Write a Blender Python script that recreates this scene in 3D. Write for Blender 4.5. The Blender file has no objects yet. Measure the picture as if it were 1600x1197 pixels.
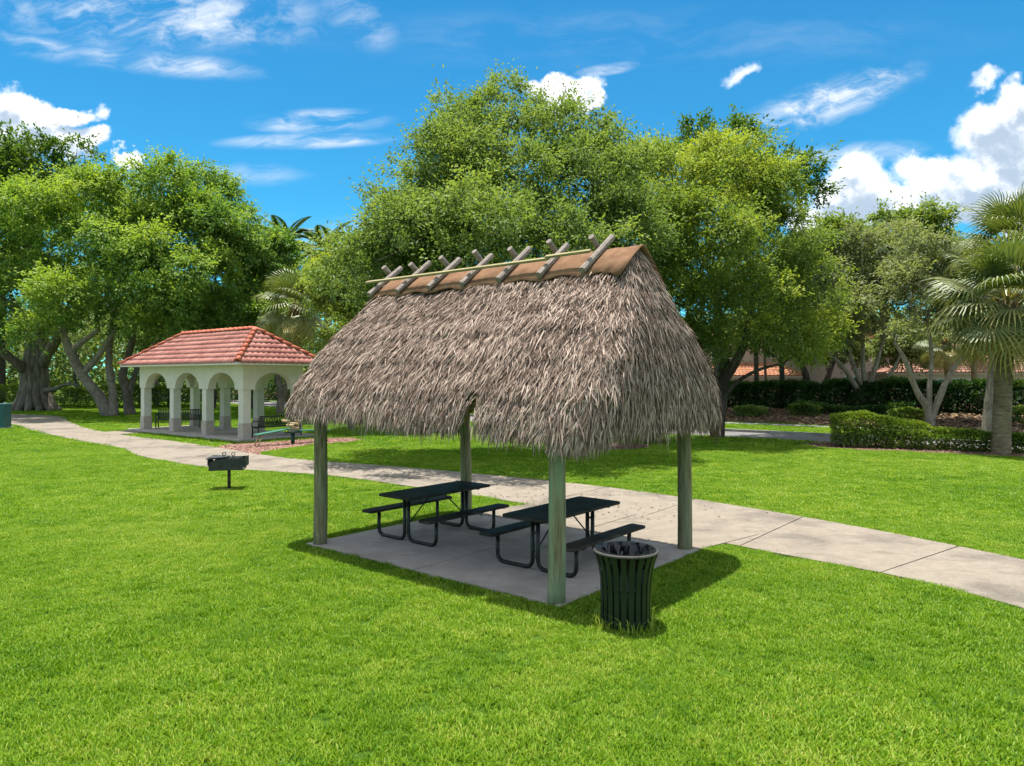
import bpy, math, random
import numpy as np
from mathutils import Vector, noise as mnoise

random.seed(11)
RNG = np.random.default_rng(11)
SC = bpy.context.scene
COL = SC.collection
R = math.radians

# ------------------------------------------------------------------ camera
EYE = 2.6            # drone hovering 2.6 m over the lawn
FPX = 1111.0         # focal length in pixels of the 1600 px wide photograph
cam_d = bpy.data.cameras.new('camera')
cam = bpy.data.objects.new('camera', cam_d)
COL.objects.link(cam)
cam.location = (0, 0, EYE)
cam.rotation_euler = (R(90), 0, 0)
cam_d.sensor_width = 36
cam_d.sensor_fit = 'HORIZONTAL'
cam_d.lens = 36 * FPX / 1600
cam_d.shift_y = -8.5 / 1600
cam_d.clip_start = 0.1
cam_d.clip_end = 2000
SC.camera = cam

# ------------------------------------------------------------------ sun, sky, exposure
SUN_EL, SUN_AZ = R(79), R(-22)          # azimuth measured from +Y towards +X
SKY_STRENGTH = 0.15
SKY_MUL = (0.130, 0.385, 0.375)
SKY_SAT = 1.18
EXPOSURE = 1.65
sun_d = bpy.data.lights.new('sun', 'SUN')
sun_d.energy = 2.9
sun_d.angle = R(0.53)
sun_d.color = (1.0, 0.955, 0.88)
sun = bpy.data.objects.new('sun', sun_d)
COL.objects.link(sun)
sdir = Vector((math.sin(SUN_AZ) * math.cos(SUN_EL), math.cos(SUN_AZ) * math.cos(SUN_EL), math.sin(SUN_EL)))
sun.rotation_euler = sdir.to_track_quat('Z', 'Y').to_euler()
sun.location = sdir * 60

SC.view_settings.view_transform = 'Standard'
SC.view_settings.look = 'None'
SC.view_settings.exposure = EXPOSURE
SC.view_settings.gamma = 1
SC.view_settings.use_curve_mapping = False
SC.render.engine = 'CYCLES'
cy = SC.cycles
cy.max_bounces = 10
cy.diffuse_bounces = 7
cy.glossy_bounces = 2
cy.transmission_bounces = 7
cy.transparent_max_bounces = 4
cy.caustics_reflective = False
cy.caustics_refractive = False
cy.use_adaptive_sampling = True
cy.adaptive_threshold = 0.015
cy.use_denoising = True


# ------------------------------------------------------------------ node helper
class NT:
    def __init__(s, tree):
        s.t = tree
        s.n = tree.nodes
        s.n.clear()

    def node(s, typ, **kw):
        nd = s.n.new(typ)
        for k, v in kw.items():
            setattr(nd, k, v)
        return nd

    def link(s, a, b):
        s.t.links.new(a, b)

    def put(s, sock, v):
        if isinstance(v, bpy.types.NodeSocket):
            s.link(v, sock)
        elif v is not None:
            sock.default_value = v

    def math(s, op, a, b=None, c=None, clamp=False):
        nd = s.node('ShaderNodeMath', operation=op, use_clamp=clamp)
        for i, v in enumerate((a, b, c)):
            if v is not None:
                s.put(nd.inputs[i], v)
        return nd.outputs[0]

    def mix(s, f, a, b, typ='MIX'):
        nd = s.node('ShaderNodeMix', data_type='RGBA', blend_type=typ)
        s.put(nd.inputs[0], f)
        s.put(nd.inputs[6], c4(a))
        s.put(nd.inputs[7], c4(b))
        return nd.outputs[2]

    def noise(s, vec, scale, detail=3, rough=0.55, dist=0.0):
        nd = s.node('ShaderNodeTexNoise')
        if vec is not None:
            s.link(vec, nd.inputs['Vector'])
        nd.inputs['Scale'].default_value = scale
        nd.inputs['Detail'].default_value = detail
        nd.inputs['Roughness'].default_value = rough
        nd.inputs['Distortion'].default_value = dist
        return nd.outputs[0]

    def ramp(s, f, stops):
        nd = s.node('ShaderNodeValToRGB')
        cr = nd.color_ramp
        while len(cr.elements) < len(stops):
            cr.elements.new(0.5)
        for e, (p, c) in zip(cr.elements, stops):
            e.position = p
            e.color = c4(c)
        s.put(nd.inputs[0], f)
        return nd.outputs[0]

    def step(s, x, lo, hi):
        nd = s.node('ShaderNodeMapRange', interpolation_type='SMOOTHSTEP', clamp=True)
        s.put(nd.inputs[0], x)
        nd.inputs[1].default_value = lo
        nd.inputs[2].default_value = hi
        nd.inputs[3].default_value = 0
        nd.inputs[4].default_value = 1
        return nd.outputs[0]

    def mapping(s, vec, scale=(1, 1, 1), rot=(0, 0, 0), loc=(0, 0, 0)):
        nd = s.node('ShaderNodeMapping')
        s.link(vec, nd.inputs[0])
        nd.inputs['Location'].default_value = loc
        nd.inputs['Rotation'].default_value = rot
        nd.inputs['Scale'].default_value = scale
        return nd.outputs[0]


def c4(c):
    if isinstance(c, (tuple, list)):
        return tuple(c) + (1.0,) if len(c) == 3 else tuple(c)
    return c


# ------------------------------------------------------------------ world: Nishita sky with clouds by direction
world = bpy.data.worlds.new('World')
SC.world = world
world.use_nodes = True
w = NT(world.node_tree)
out = w.node('ShaderNodeOutputWorld')
bg = w.node('ShaderNodeBackground')
bg.inputs[1].default_value = SKY_STRENGTH
w.link(bg.outputs[0], out.inputs[0])
sky = w.node('ShaderNodeTexSky', sky_type='NISHITA')
sky.sun_disc = False
sky.sun_elevation = SUN_EL
sky.sun_rotation = SUN_AZ
sky.altitude = 1500
sky.air_density = 1.0
sky.dust_density = 0.1
sky.ozone_density = 3.0
hs = w.node('ShaderNodeHueSaturation')
hs.inputs['Saturation'].default_value = SKY_SAT
w.link(sky.outputs[0], hs.inputs['Color'])
skycol = w.mix(1.0, hs.outputs[0], SKY_MUL, 'MULTIPLY')

tc = w.node('ShaderNodeTexCoord')
gen = tc.outputs['Generated']
sep = w.node('ShaderNodeSeparateXYZ')
w.link(gen, sep.inputs[0])
front = w.step(sep.outputs[1], 0.05, 0.2)
ysafe = w.math('MAXIMUM', sep.outputs[1], 0.05)
ca = w.math('DIVIDE', sep.outputs[0], ysafe)      # tan of the azimuth
cb = w.math('DIVIDE', sep.outputs[2], ysafe)      # tan of the height
comb = w.node('ShaderNodeCombineXYZ')
w.link(ca, comb.inputs[0])
w.link(cb, comb.inputs[1])
cpos = comb.outputs[0]


def ell(a0, b0, ra, rb, tilt=0.0, pa=None, pb=None):
    """1 at an ellipse's centre, 0 at its rim, below 0 outside"""
    A = pa or ca
    B = pb or cb
    da = w.math('SUBTRACT', A, a0)
    db = w.math('SUBTRACT', B, b0)
    c, s_ = math.cos(tilt), math.sin(tilt)
    x = w.math('ADD', w.math('MULTIPLY', da, c / ra), w.math('MULTIPLY', db, s_ / ra))
    y = w.math('ADD', w.math('MULTIPLY', da, -s_ / rb), w.math('MULTIPLY', db, c / rb))
    r = w.math('SQRT', w.math('ADD', w.math('MULTIPLY', x, x), w.math('MULTIPLY', y, y)))
    return w.math('SUBTRACT', 1.0, r)


def uv2(u, v):
    return (u - 800) / FPX, (590 - v) / FPX


# thin cirrus: streaky noise gated by soft ellipses
warp = w.noise(cpos, 2.6, 4, 0.6)
wv = w.node('ShaderNodeCombineXYZ')
w.link(w.math('MULTIPLY_ADD', warp, 0.35, ca), wv.inputs[0])
w.link(w.math('MULTIPLY_ADD', warp, 0.16, cb), wv.inputs[1])
st1 = w.noise(w.mapping(wv.outputs[0], (3.0, 13, 1), (0, 0, R(8))), 1.6, 8, 0.62)
st2 = w.noise(w.mapping(wv.outputs[0], (4.0, 10, 1), (0, 0, R(-14))), 2.4, 8, 0.65)
cirrus = None
for (u, v, ru, rv, tilt, tex, gain) in [
        (240, 20, 330, 75, -0.05, st2, 1.0), (250, 98, 200, 26, -0.10, st1, 1.15), (60, 75, 120, 24, -0.2, st1, 0.8),
        (500, 190, 135, 24, 0.02, st1, 1.35), (480, 220, 170, 16, 0.03, st1, 1.15), (560, 30, 90, 50, -0.6, st2, 0.45),
        (470, 362, 230, 34, 0.0, st1, 0.75), (360, 270, 150, 26, -0.05, st1, 0.55),
        (1290, 160, 190, 42, 0.34, st2, 1.45), (950, 108, 62, 12, 0.15, st1, 1.2),
        (1330, 240, 150, 22, 0.08, st1, 0.7), (1000, 60, 700, 60, 0.0, st1, 0.12)]:
    a0, b0 = uv2(u, v)
    e = w.step(ell(a0, b0, ru / FPX, rv / FPX, tilt), 0.0, 0.75)
    t = w.step(tex, 0.40, 0.74)
    m = w.math('MULTIPLY', w.math('MULTIPLY', e, t), gain)
    cirrus = m if cirrus is None else w.math('MAXIMUM', cirrus, m)
cirrus = w.math('MULTIPLY', w.math('MINIMUM', cirrus, 0.85), front)

# cumulus: billowed ellipses; the same field read a little higher gives the grey bases
bill1 = w.noise(cpos, 9, 8, 0.58)
bill2 = w.noise(w.mapping(cpos, (1, 1, 1), loc=(3.1, 1.7, 0)), 9, 8, 0.58)
pa = w.math('ADD', ca, w.math('MULTIPLY', w.math('SUBTRACT', bill1, 0.5), 0.13))
pb = w.math('ADD', cb, w.math('MULTIPLY', w.math('SUBTRACT', bill2, 0.5), 0.13))


def cumulus(dv):
    acc = None
    for (u, v, ru, rv) in [
            (1345, 285, 75, 48), (1300, 300, 50, 35), (1470, 265, 60, 38), (1580, 200, 110, 62), (1540, 270, 140, 55),
            (1470, 320, 240, 50), (1620, 160, 80, 40), (1680, 240, 120, 110), (1330, 335, 120, 30), (1520, 290, 110, 45), (1420, 305, 90, 36), (1400, 330, 150, 30),
            (880, 135, 66, 34), (925, 152, 30, 20), (855, 125, 34, 22),
            (20, 190, 95, 42), (-40, 220, 100, 70), (95, 180, 46, 22), (120, 225, 50, 26), (60, 225, 80, 30), (195, 250, 26, 16)]:
        a0, b0 = uv2(u, v)
        e = ell(a0, b0 + dv, ru / FPX, rv / FPX, 0, pa, pb)
        acc = e if acc is None else w.math('MAXIMUM', acc, e)
    return acc


cf = cumulus(0.0)
fine = w.noise(cpos, 38, 6, 0.6)
cf = w.math('ADD', cf, w.math('MULTIPLY', w.math('SUBTRACT', fine, 0.5), 0.35))
cum = w.math('MULTIPLY', w.step(cf, -0.04, 0.34), front)
for (u, v, ru, rv, tl) in ((1150, 110, 48, 17, .25), (1533, 123, 34, 14, .15), (146, 178, 20, 18, 0.6)):
    a0, b0 = uv2(u, v)
    sm_ = ell(a0, b0, ru / FPX, rv / FPX, tl, pa, pb)
    sm_ = w.math('ADD', sm_, w.math('MULTIPLY', w.math('SUBTRACT', fine, 0.5), 0.9))
    cum = w.math('MAXIMUM', cum, w.math('MULTIPLY', w.math('MULTIPLY', w.step(sm_, 0.0, 0.9), 0.8), front))
above = cumulus(-0.026)                            # the same field a little higher up: deep cloud above means a shaded base
bellow = w.noise(w.mapping(cpos, (1, 1.7, 1)), 11, 7, 0.6)
relief_a = w.noise(cpos, 15, 7, 0.55)
relief_b = w.noise(w.mapping(cpos, loc=(0.006, 0.016, 0)), 15, 7, 0.55)
relief = w.math('MULTIPLY', w.math('SUBTRACT', relief_b, relief_a), 2.6)      # billow sides away from the sun
shade = w.step(w.math('ADD', w.math('ADD', above, relief), w.math('MULTIPLY', w.math('SUBTRACT', bellow, 0.5), 1.3)), -0.15, 0.85)
K = 3.2
cloud_col = w.mix(shade, (1.0 * K, 1.0 * K, 1.01 * K), (0.37 * K, 0.45 * K, 0.55 * K))
# added cloud layer overhead and behind, denser than in view, for neutral fill light
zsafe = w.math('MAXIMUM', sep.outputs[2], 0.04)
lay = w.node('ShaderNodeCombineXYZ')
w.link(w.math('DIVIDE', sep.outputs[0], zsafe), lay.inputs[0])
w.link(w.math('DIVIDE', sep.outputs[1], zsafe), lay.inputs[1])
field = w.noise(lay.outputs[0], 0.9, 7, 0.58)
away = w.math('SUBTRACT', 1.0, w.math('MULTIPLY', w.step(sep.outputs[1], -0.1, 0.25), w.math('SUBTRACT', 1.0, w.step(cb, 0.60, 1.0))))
fill_cloud = w.math('MULTIPLY', w.math('MULTIPLY', w.step(field, 0.40, 0.54), away), w.step(sep.outputs[2], 0.02, 0.12))
c1 = w.mix(cirrus, skycol, (0.70 * K, 0.74 * K, 0.78 * K))
c1 = w.mix(w.math('MULTIPLY', fill_cloud, 0.85), c1, (0.92 * K, 0.95 * K, 1.0 * K))
c2 = w.mix(w.math('MULTIPLY', cum, 0.95), c1, cloud_col)
w.link(c2, bg.inputs[0])


# ------------------------------------------------------------------ materials
def newmat(name):
    m = bpy.data.materials.new(name)
    m.use_nodes = True
    return m, NT(m.node_tree)


def finish(n, surf):
    o = n.node('ShaderNodeOutputMaterial')
    n.link(surf, o.inputs[0])


def principled(n, col, rough=0.6, bump=None, strength=0.3, dist=0.02, metal=0.0, spec=0.4, coat=0.0):
    p = n.node('ShaderNodeBsdfPrincipled')
    n.put(p.inputs['Base Color'], c4(col))
    n.put(p.inputs['Roughness'], rough)
    p.inputs['Metallic'].default_value = metal
    p.inputs['Specular IOR Level'].default_value = spec
    p.inputs['Coat Weight'].default_value = coat
    if bump is not None:
        b = n.node('ShaderNodeBump')
        b.inputs['Strength'].default_value = strength
        b.inputs['Distance'].default_value = dist
        n.link(bump, b.inputs['Height'])
        n.link(b.outputs[0], p.inputs['Normal'])
    return p.outputs[0]


def pos(n):
    return n.node('ShaderNodeNewGeometry').outputs['Position']


def objc(n):
    return n.node('ShaderNodeTexCoord').outputs['Object']


def mat_flat(name, a, b, scale=6, rough=0.55, bump=0.15, metal=0, spec=0.4, coat=0.0):
    m, n = newmat(name)
    nz = n.noise(objc(n), scale, 5, 0.6)
    finish(n, principled(n, n.mix(n.step(nz, 0.3, 0.7), a, b), rough, n.noise(objc(n), scale * 8, 3), bump, 0.01, metal, spec, coat))
    return m


def mat_leaf(name, stops, trans=0.42, gloss=0.045, rough=0.55):
    """stops: colour over the clump tint; single leaves vary a little"""
    m, n = newmat(name)
    g = n.node('ShaderNodeNewGeometry')
    at = n.node('ShaderNodeAttribute', attribute_name='tint')
    rnd = g.outputs['Random Per Island']
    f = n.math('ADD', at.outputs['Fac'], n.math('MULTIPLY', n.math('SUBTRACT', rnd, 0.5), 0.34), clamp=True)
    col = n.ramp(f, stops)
    d = n.node('ShaderNodeBsdfDiffuse')
    n.link(col, d.inputs[0])
    t = n.node('ShaderNodeBsdfTranslucent')
    n.link(n.mix(1.0, col, (1.25, 1.3, 0.55), 'MULTIPLY'), t.inputs[0])
    a = n.node('ShaderNodeMixShader')
    a.inputs[0].default_value = trans
    n.link(d.outputs[0], a.inputs[1])
    n.link(t.outputs[0], a.inputs[2])
    gl = n.node('ShaderNodeBsdfGlossy')
    gl.inputs[0].default_value = (0.9, 0.95, 0.9, 1)
    gl.inputs['Roughness'].default_value = rough
    b = n.node('ShaderNodeMixShader')
    lw = n.node('ShaderNodeLayerWeight')
    lw.inputs[0].default_value = 0.25
    n.link(n.math('MULTIPLY', n.math('ADD', lw.outputs[0], 0.25), gloss, clamp=True), b.inputs[0])
    n.link(a.outputs[0], b.inputs[1])
    n.link(gl.outputs[0], b.inputs[2])
    finish(n, b.outputs[0])
    return m


M = {}
M['leaf_mid'] = mat_leaf('leaf_mid', [(0.0, (0.055, 0.105, 0.024)), (0.5, (0.135, 0.205, 0.042)), (1.0, (0.30, 0.34, 0.05))])
M['leaf_olive'] = mat_leaf('leaf_olive', [(0.0, (0.066, 0.115, 0.034)), (0.5, (0.162, 0.232, 0.066)), (1.0, (0.31, 0.37, 0.10))])
M['leaf_lime'] = mat_leaf('leaf_lime', [(0.0, (0.080, 0.135, 0.032)), (0.5, (0.185, 0.255, 0.055)), (1.0, (0.40, 0.44, 0.06))])
M['leaf_ficus'] = mat_leaf('leaf_ficus', [(0.0, (0.050, 0.115, 0.026)), (0.5, (0.130, 0.235, 0.046)), (1.0, (0.33, 0.42, 0.06))], gloss=0.06)
M['leaf_dark'] = mat_leaf('leaf_dark', [(0.0, (0.032, 0.075, 0.014)), (0.5, (0.080, 0.150, 0.024)), (1.0, (0.22, 0.28, 0.03))], gloss=0.05)
M['leaf_grey'] = mat_leaf('leaf_grey', [(0.0, (0.085, 0.115, 0.055)), (0.5, (0.19, 0.225, 0.11)), (1.0, (0.33, 0.35, 0.16))], gloss=0.07)
M['leaf_far'] = mat_leaf('leaf_far', [(0.0, (0.09, 0.145, 0.055)), (0.5, (0.19, 0.25, 0.09)), (1.0, (0.34, 0.38, 0.13))])
M['leaf_hedge'] = mat_leaf('leaf_hedge', [(0.0, (0.016, 0.046, 0.011)), (0.5, (0.036, 0.092, 0.018)), (1.0, (0.12, 0.20, 0.03))], trans=0.2, gloss=0.06)
M['leaf_box'] = mat_leaf('leaf_box', [(0.0, (0.06, 0.115, 0.018)), (0.5, (0.15, 0.225, 0.028)), (1.0, (0.32, 0.36, 0.045))], trans=0.25)
M['palm'] = mat_leaf('palm', [(0.0, (0.06, 0.10, 0.026)), (0.5, (0.16, 0.19, 0.055)), (1.0, (0.40, 0.33, 0.11))], trans=0.28, gloss=0.07)
M['palm_dark'] = mat_leaf('palm_dark', [(0.0, (0.03, 0.06, 0.02)), (0.5, (0.06, 0.11, 0.03)), (1.0, (0.13, 0.17, 0.05))], trans=0.25, gloss=0.07)


def mat_grass():
    m, n = newmat('grass_blades')
    p = pos(n)
    big = n.noise(p, 0.22, 4, 0.6)
    mid = n.noise(p, 1.3, 4, 0.65)
    oi = n.node('ShaderNodeObjectInfo').outputs['Random']
    at = n.node('ShaderNodeAttribute', attribute_name='tint').outputs['Fac']
    f = n.math('ADD', n.math('MULTIPLY', big, 0.50), n.math('MULTIPLY', mid, 0.55))
    f = n.math('ADD', f, n.math('MULTIPLY', n.math('SUBTRACT', at, 0.5), 0.46))
    f = n.math('ADD', f, n.math('MULTIPLY', n.math('SUBTRACT', oi, 0.5), 0.22))
    col = n.ramp(f, [(0.22, (0.060, 0.158, 0.005)), (0.45, (0.138, 0.268, 0.008)), (0.66, (0.238, 0.362, 0.018)), (0.90, (0.45, 0.46, 0.10))])
    d = n.node('ShaderNodeBsdfDiffuse')
    n.link(col, d.inputs[0])
    t = n.node('ShaderNodeBsdfTranslucent')
    n.link(n.mix(1.0, col, (1.1, 1.2, 0.6), 'MULTIPLY'), t.inputs[0])
    a = n.node('ShaderNodeMixShader')
    a.inputs[0].default_value = 0.35
    n.link(d.outputs[0], a.inputs[1])
    n.link(t.outputs[0], a.inputs[2])
    gl = n.node('ShaderNodeBsdfGlossy')
    gl.inputs['Roughness'].default_value = 0.45
    b = n.node('ShaderNodeMixShader')
    b.inputs[0].default_value = 0.018
    n.link(a.outputs[0], b.inputs[1])
    n.link(gl.outputs[0], b.inputs[2])
    finish(n, b.outputs[0])
    return m


M['grass'] = mat_grass()


def mat_lawn():
    m, n = newmat('lawn_turf')
    p = pos(n)
    big = n.noise(p, 0.22, 4, 0.6)
    mid = n.noise(p, 1.3, 4, 0.65)
    fine = n.noise(p, 46, 4, 0.7)
    f = n.math('ADD', n.math('MULTIPLY', big, 0.40), n.math('MULTIPLY', mid, 0.35))
    f = n.math('ADD', f, n.math('MULTIPLY', fine, 0.35))
    col = n.ramp(f, [(0.30, (0.030, 0.072, 0.006)), (0.52, (0.058, 0.125, 0.009)), (0.75, (0.11, 0.17, 0.02))])
    finish(n, principled(n, col, 0.9, fine, 0.8, 0.05, spec=0.1))
    return m


M['lawn'] = mat_lawn()


def mat_concrete(name, a, b, dark):
    m, n = newmat(name)
    p = pos(n)
    big = n.noise(p, 0.55, 6, 0.65)
    mid = n.noise(p, 3.5, 6, 0.7)
    fine = n.noise(p, 60, 4, 0.7)
    col = n.mix(n.step(mid, 0.3, 0.72), a, b)
    col = n.mix(n.math('MULTIPLY', n.step(big, 0.48, 0.66), 0.75), col, dark)
    st = n.noise(n.mapping(p, (1.2, 3.2, 1), (0, 0, R(38))), 0.9, 7, 0.7, 0.8)
    col = n.mix(n.math('MULTIPLY', n.step(st, 0.52, 0.70), 0.55), col, dark)
    sp = n.noise(p, 17, 2, 0.5)
    col = n.mix(n.math('MULTIPLY', n.step(sp, 0.70, 0.76), 0.55), col, (0.06, 0.05, 0.04))
    col = n.mix(n.math('MULTIPLY', n.step(fine, 0.45, 0.8), 0.22), col, (0.62, 0.58, 0.52))
    finish(n, principled(n, col, 0.85, fine, 0.35, 0.01, spec=0.25))
    return m


M['concrete'] = mat_concrete('concrete', (0.192, 0.160, 0.122), (0.246, 0.207, 0.160), (0.098, 0.083, 0.066))
M['slab'] = mat_concrete('slab', (0.36, 0.312, 0.270), (0.43, 0.375, 0.325), (0.24, 0.206, 0.176))  # path concrete lightened: fill for the shade under the hut put into colour
M['joint'] = mat_flat('joint', (0.10, 0.09, 0.07), (0.16, 0.14, 0.11), 4, 0.9)
M['asphalt'] = mat_concrete('asphalt', (0.16, 0.15, 0.145), (0.21, 0.20, 0.195), (0.11, 0.105, 0.10))
M['kerb'] = mat_concrete('kerb', (0.30, 0.28, 0.25), (0.38, 0.36, 0.32), (0.17, 0.16, 0.14))


def mat_mulch(name, a, b, c):
    m, n = newmat(name)
    p = pos(n)
    v = n.node('ShaderNodeTexVoronoi')
    v.inputs['Scale'].default_value = 22
    n.link(n.mapping(p, (1, 0.5, 1)), v.inputs['Vector'])
    col = n.ramp(n.noise(p, 9, 5, 0.7), [(0.3, a), (0.5, b), (0.72, c)])
    col = n.mix(0.35, col, v.outputs['Color'], 'SOFT_LIGHT')
    finish(n, principled(n, col, 0.95, v.outputs['Distance'], 0.9, 0.05, spec=0.1))
    return m


M['mulch'] = mat_mulch('mulch', (0.055, 0.034, 0.022), (0.135, 0.088, 0.058), (0.27, 0.195, 0.135))
M['mulch_red'] = mat_mulch('mulch_red', (0.17, 0.085, 0.062), (0.30, 0.17, 0.135), (0.42, 0.28, 0.23))


def mat_island(name, stops, rough=0.9, nscale=1.1):
    m, n = newmat(name)
    g = n.node('ShaderNodeNewGeometry')
    f = n.math('ADD', n.math('MULTIPLY', g.outputs['Random Per Island'], 0.74),
               n.math('MULTIPLY', n.noise(g.outputs['Position'], nscale, 4, 0.6), 0.30))
    col = n.ramp(f, stops)
    finish(n, principled(n, col, rough, spec=0.15))
    return m


M['thatch'] = mat_island('thatch', [(0.08, (0.060, 0.037, 0.027)), (0.36, (0.180, 0.122, 0.092)), (0.60, (0.315, 0.230, 0.183)), (0.82, (0.46, 0.357, 0.290)), (1.0, (0.60, 0.48, 0.38))])
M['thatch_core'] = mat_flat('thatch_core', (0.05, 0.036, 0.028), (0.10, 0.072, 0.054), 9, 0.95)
M['chips'] = mat_island('chips', [(0.1, (0.07, 0.035, 0.025)), (0.5, (0.20, 0.11, 0.08)), (0.95, (0.42, 0.29, 0.23))])
M['litter'] = mat_island('litter', [(0.1, (0.05, 0.035, 0.02)), (0.5, (0.14, 0.09, 0.05)), (0.9, (0.30, 0.21, 0.11))])


def mat_wood(name, a, b, c, stretch=(14, 14, 1.2), green=None, rough=0.8):
    m, n = newmat(name)
    o = objc(n)
    g1 = n.noise(n.mapping(o, stretch), 2.0, 6, 0.65, 0.4)
    col = n.ramp(g1, [(0.3, a), (0.52, b), (0.72, c)])
    if green:
        col = n.mix(n.math('MULTIPLY', n.step(n.noise(n.mapping(o, (5, 5, 0.7)), 1.5, 4), 0.36, 0.62), green[1]), col, green[0])
    finish(n, principled(n, col, rough, g1, 0.5, 0.012, spec=0.2))
    return m


M['post'] = mat_wood('post_timber', (0.085, 0.065, 0.035), (0.20, 0.175, 0.10), (0.34, 0.30, 0.20), green=((0.215, 0.285, 0.175), 0.80))
M['post_brown'] = mat_wood('post_timber_brown', (0.075, 0.055, 0.030), (0.20, 0.165, 0.09), (0.33, 0.285, 0.18), green=((0.20, 0.26, 0.165), 0.40))
M['ridge_wood'] = mat_wood('ridge_wood', (0.12, 0.095, 0.08), (0.25, 0.21, 0.18), (0.38, 0.33, 0.285), stretch=(22, 3, 22))
M['rail_wood'] = mat_wood('rail_wood', (0.19, 0.155, 0.06), (0.29, 0.25, 0.12), (0.37, 0.33, 0.20), stretch=(2, 20, 20))
M['beam'] = mat_wood('beam_wood', (0.16, 0.12, 0.05), (0.30, 0.24, 0.11), (0.40, 0.33, 0.17), stretch=(3, 20, 20))
M['cap'] = mat_flat('cap_cloth', (0.150, 0.082, 0.044), (0.235, 0.132, 0.074), 5.5, 0.9, 0.25, spec=0.1)
M['black'] = mat_flat('black_coating', (0.011, 0.010, 0.009), (0.018, 0.016, 0.015), 5, 0.36, 0.06, spec=0.3)


def mat_mesh_metal():
    m, n = newmat('perforated_black')
    o = objc(n)
    v = n.node('ShaderNodeTexVoronoi')
    v.inputs['Scale'].default_value = 46
    v.inputs['Randomness'].default_value = 0.0
    n.link(o, v.inputs['Vector'])
    hole = n.step(v.outputs['Distance'], 0.26, 0.36)
    dirt = n.noise(o, 3.0, 6, 0.65)
    base = n.mix(n.step(dirt, 0.42, 0.75), (0.034, 0.028, 0.024), (0.095, 0.080, 0.068))
    col = n.mix(hole, (0.006, 0.006, 0.006), base)
    finish(n, principled(n, col, 0.5, hole, 0.5, 0.004, spec=0.10))
    return m


M['black_mesh'] = mat_mesh_metal()
M['can_green'] = mat_flat('can_green', (0.009, 0.016, 0.011), (0.016, 0.025, 0.018), 4, 0.32, 0.05, spec=0.30, coat=0.05)
M['can_liner'] = mat_flat('can_liner', (0.008, 0.04, 0.022), (0.014, 0.062, 0.034), 4, 0.4, 0.05)
M['can_rim'] = mat_flat('can_rim', (0.04, 0.038, 0.034), (0.075, 0.072, 0.066), 8, 0.6, 0.08, spec=0.25)
M['bag'] = mat_flat('bag', (0.010, 0.010, 0.012), (0.014, 0.014, 0.015), 9, 0.22, 0.5, spec=0.5)
M['grill'] = mat_flat('grill_iron', (0.020, 0.022, 0.022), (0.040, 0.042, 0.038), 6, 0.6, 0.25)
M['grill_post'] = mat_flat('grill_post', (0.03, 0.02, 0.016), (0.055, 0.036, 0.028), 9, 0.75, 0.25)
M['stucco'] = mat_flat('stucco', (0.58, 0.54, 0.46), (0.64, 0.60, 0.52), 3, 0.9, 0.3, spec=0.15)
M['stucco_band'] = mat_flat('stucco_band', (0.42, 0.345, 0.30), (0.48, 0.40, 0.35), 5, 0.9, 0.3, spec=0.15)
M['white_trim'] = mat_flat('white_trim', (0.62, 0.59, 0.52), (0.70, 0.67, 0.60), 3, 0.7, 0.1)


def mat_tile(name, a, b, c, rough=0.75):
    m, n = newmat(name)
    g = n.node('ShaderNodeNewGeometry')
    o = g.outputs['Position']
    vo = n.node('ShaderNodeTexVoronoi')
    vo.inputs['Scale'].default_value = 3.4
    n.link(o, vo.inputs['Vector'])
    sp_ = n.node('ShaderNodeSeparateColor')
    n.link(vo.outputs['Color'], sp_.inputs[0])
    f = n.math('ADD', n.math('MULTIPLY', n.noise(o, 0.9, 5, 0.65), 0.5), n.math('MULTIPLY', n.noise(o, 7, 4, 0.7), 0.30))
    f = n.math('ADD', f, n.math('MULTIPLY', sp_.outputs[0], 0.2))
    finish(n, principled(n, n.ramp(f, [(0.32, a), (0.5, b), (0.68, c)]), rough, n.noise(o, 40, 3), 0.25, 0.01, spec=0.2))
    return m


M['tile'] = mat_tile('roof_clay', (0.31, 0.115, 0.092), (0.45, 0.190, 0.152), (0.56, 0.275, 0.225))
M['tile_cap'] = mat_tile('roof_clay_cap', (0.36, 0.085, 0.045), (0.48, 0.13, 0.075), (0.55, 0.19, 0.12))
M['tile_house'] = mat_tile('roof_clay_house', (0.32, 0.15, 0.11), (0.42, 0.22, 0.165), (0.50, 0.29, 0.23))
M['tile_orange'] = mat_tile('roof_clay_orange', (0.40, 0.15, 0.075), (0.50, 0.22, 0.12), (0.56, 0.30, 0.19))
M['house_pink'] = mat_flat('house_pink', (0.50, 0.395, 0.335), (0.56, 0.445, 0.38), 0.6, 0.9, 0.2, spec=0.1)
M['house_cream'] = mat_flat('house_cream', (0.52, 0.50, 0.36), (0.58, 0.56, 0.42), 0.6, 0.9, 0.2, spec=0.1)
M['glass'] = mat_flat('window_glass', (0.012, 0.018, 0.020), (0.02, 0.03, 0.032), 1, 0.06, 0.0, spec=0.8)
M['teal'] = mat_flat('teal_cabinet', (0.018, 0.085, 0.085), (0.028, 0.11, 0.105), 2, 0.5, 0.08)
M['bench_black'] = mat_flat('bench_black', (0.008, 0.010, 0.009), (0.014, 0.017, 0.015), 5, 0.35, 0.05, spec=0.5)
M['fit_green'] = mat_flat('fit_green', (0.02, 0.13, 0.085), (0.035, 0.17, 0.115), 5, 0.5, 0.1)
M['fit_dark'] = mat_flat('fit_dark', (0.010, 0.04, 0.028), (0.016, 0.055, 0.038), 5, 0.5, 0.1)
M['fit_tan'] = mat_flat('fit_tan', (0.42, 0.31, 0.16), (0.52, 0.39, 0.22), 5, 0.6, 0.1)


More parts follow.
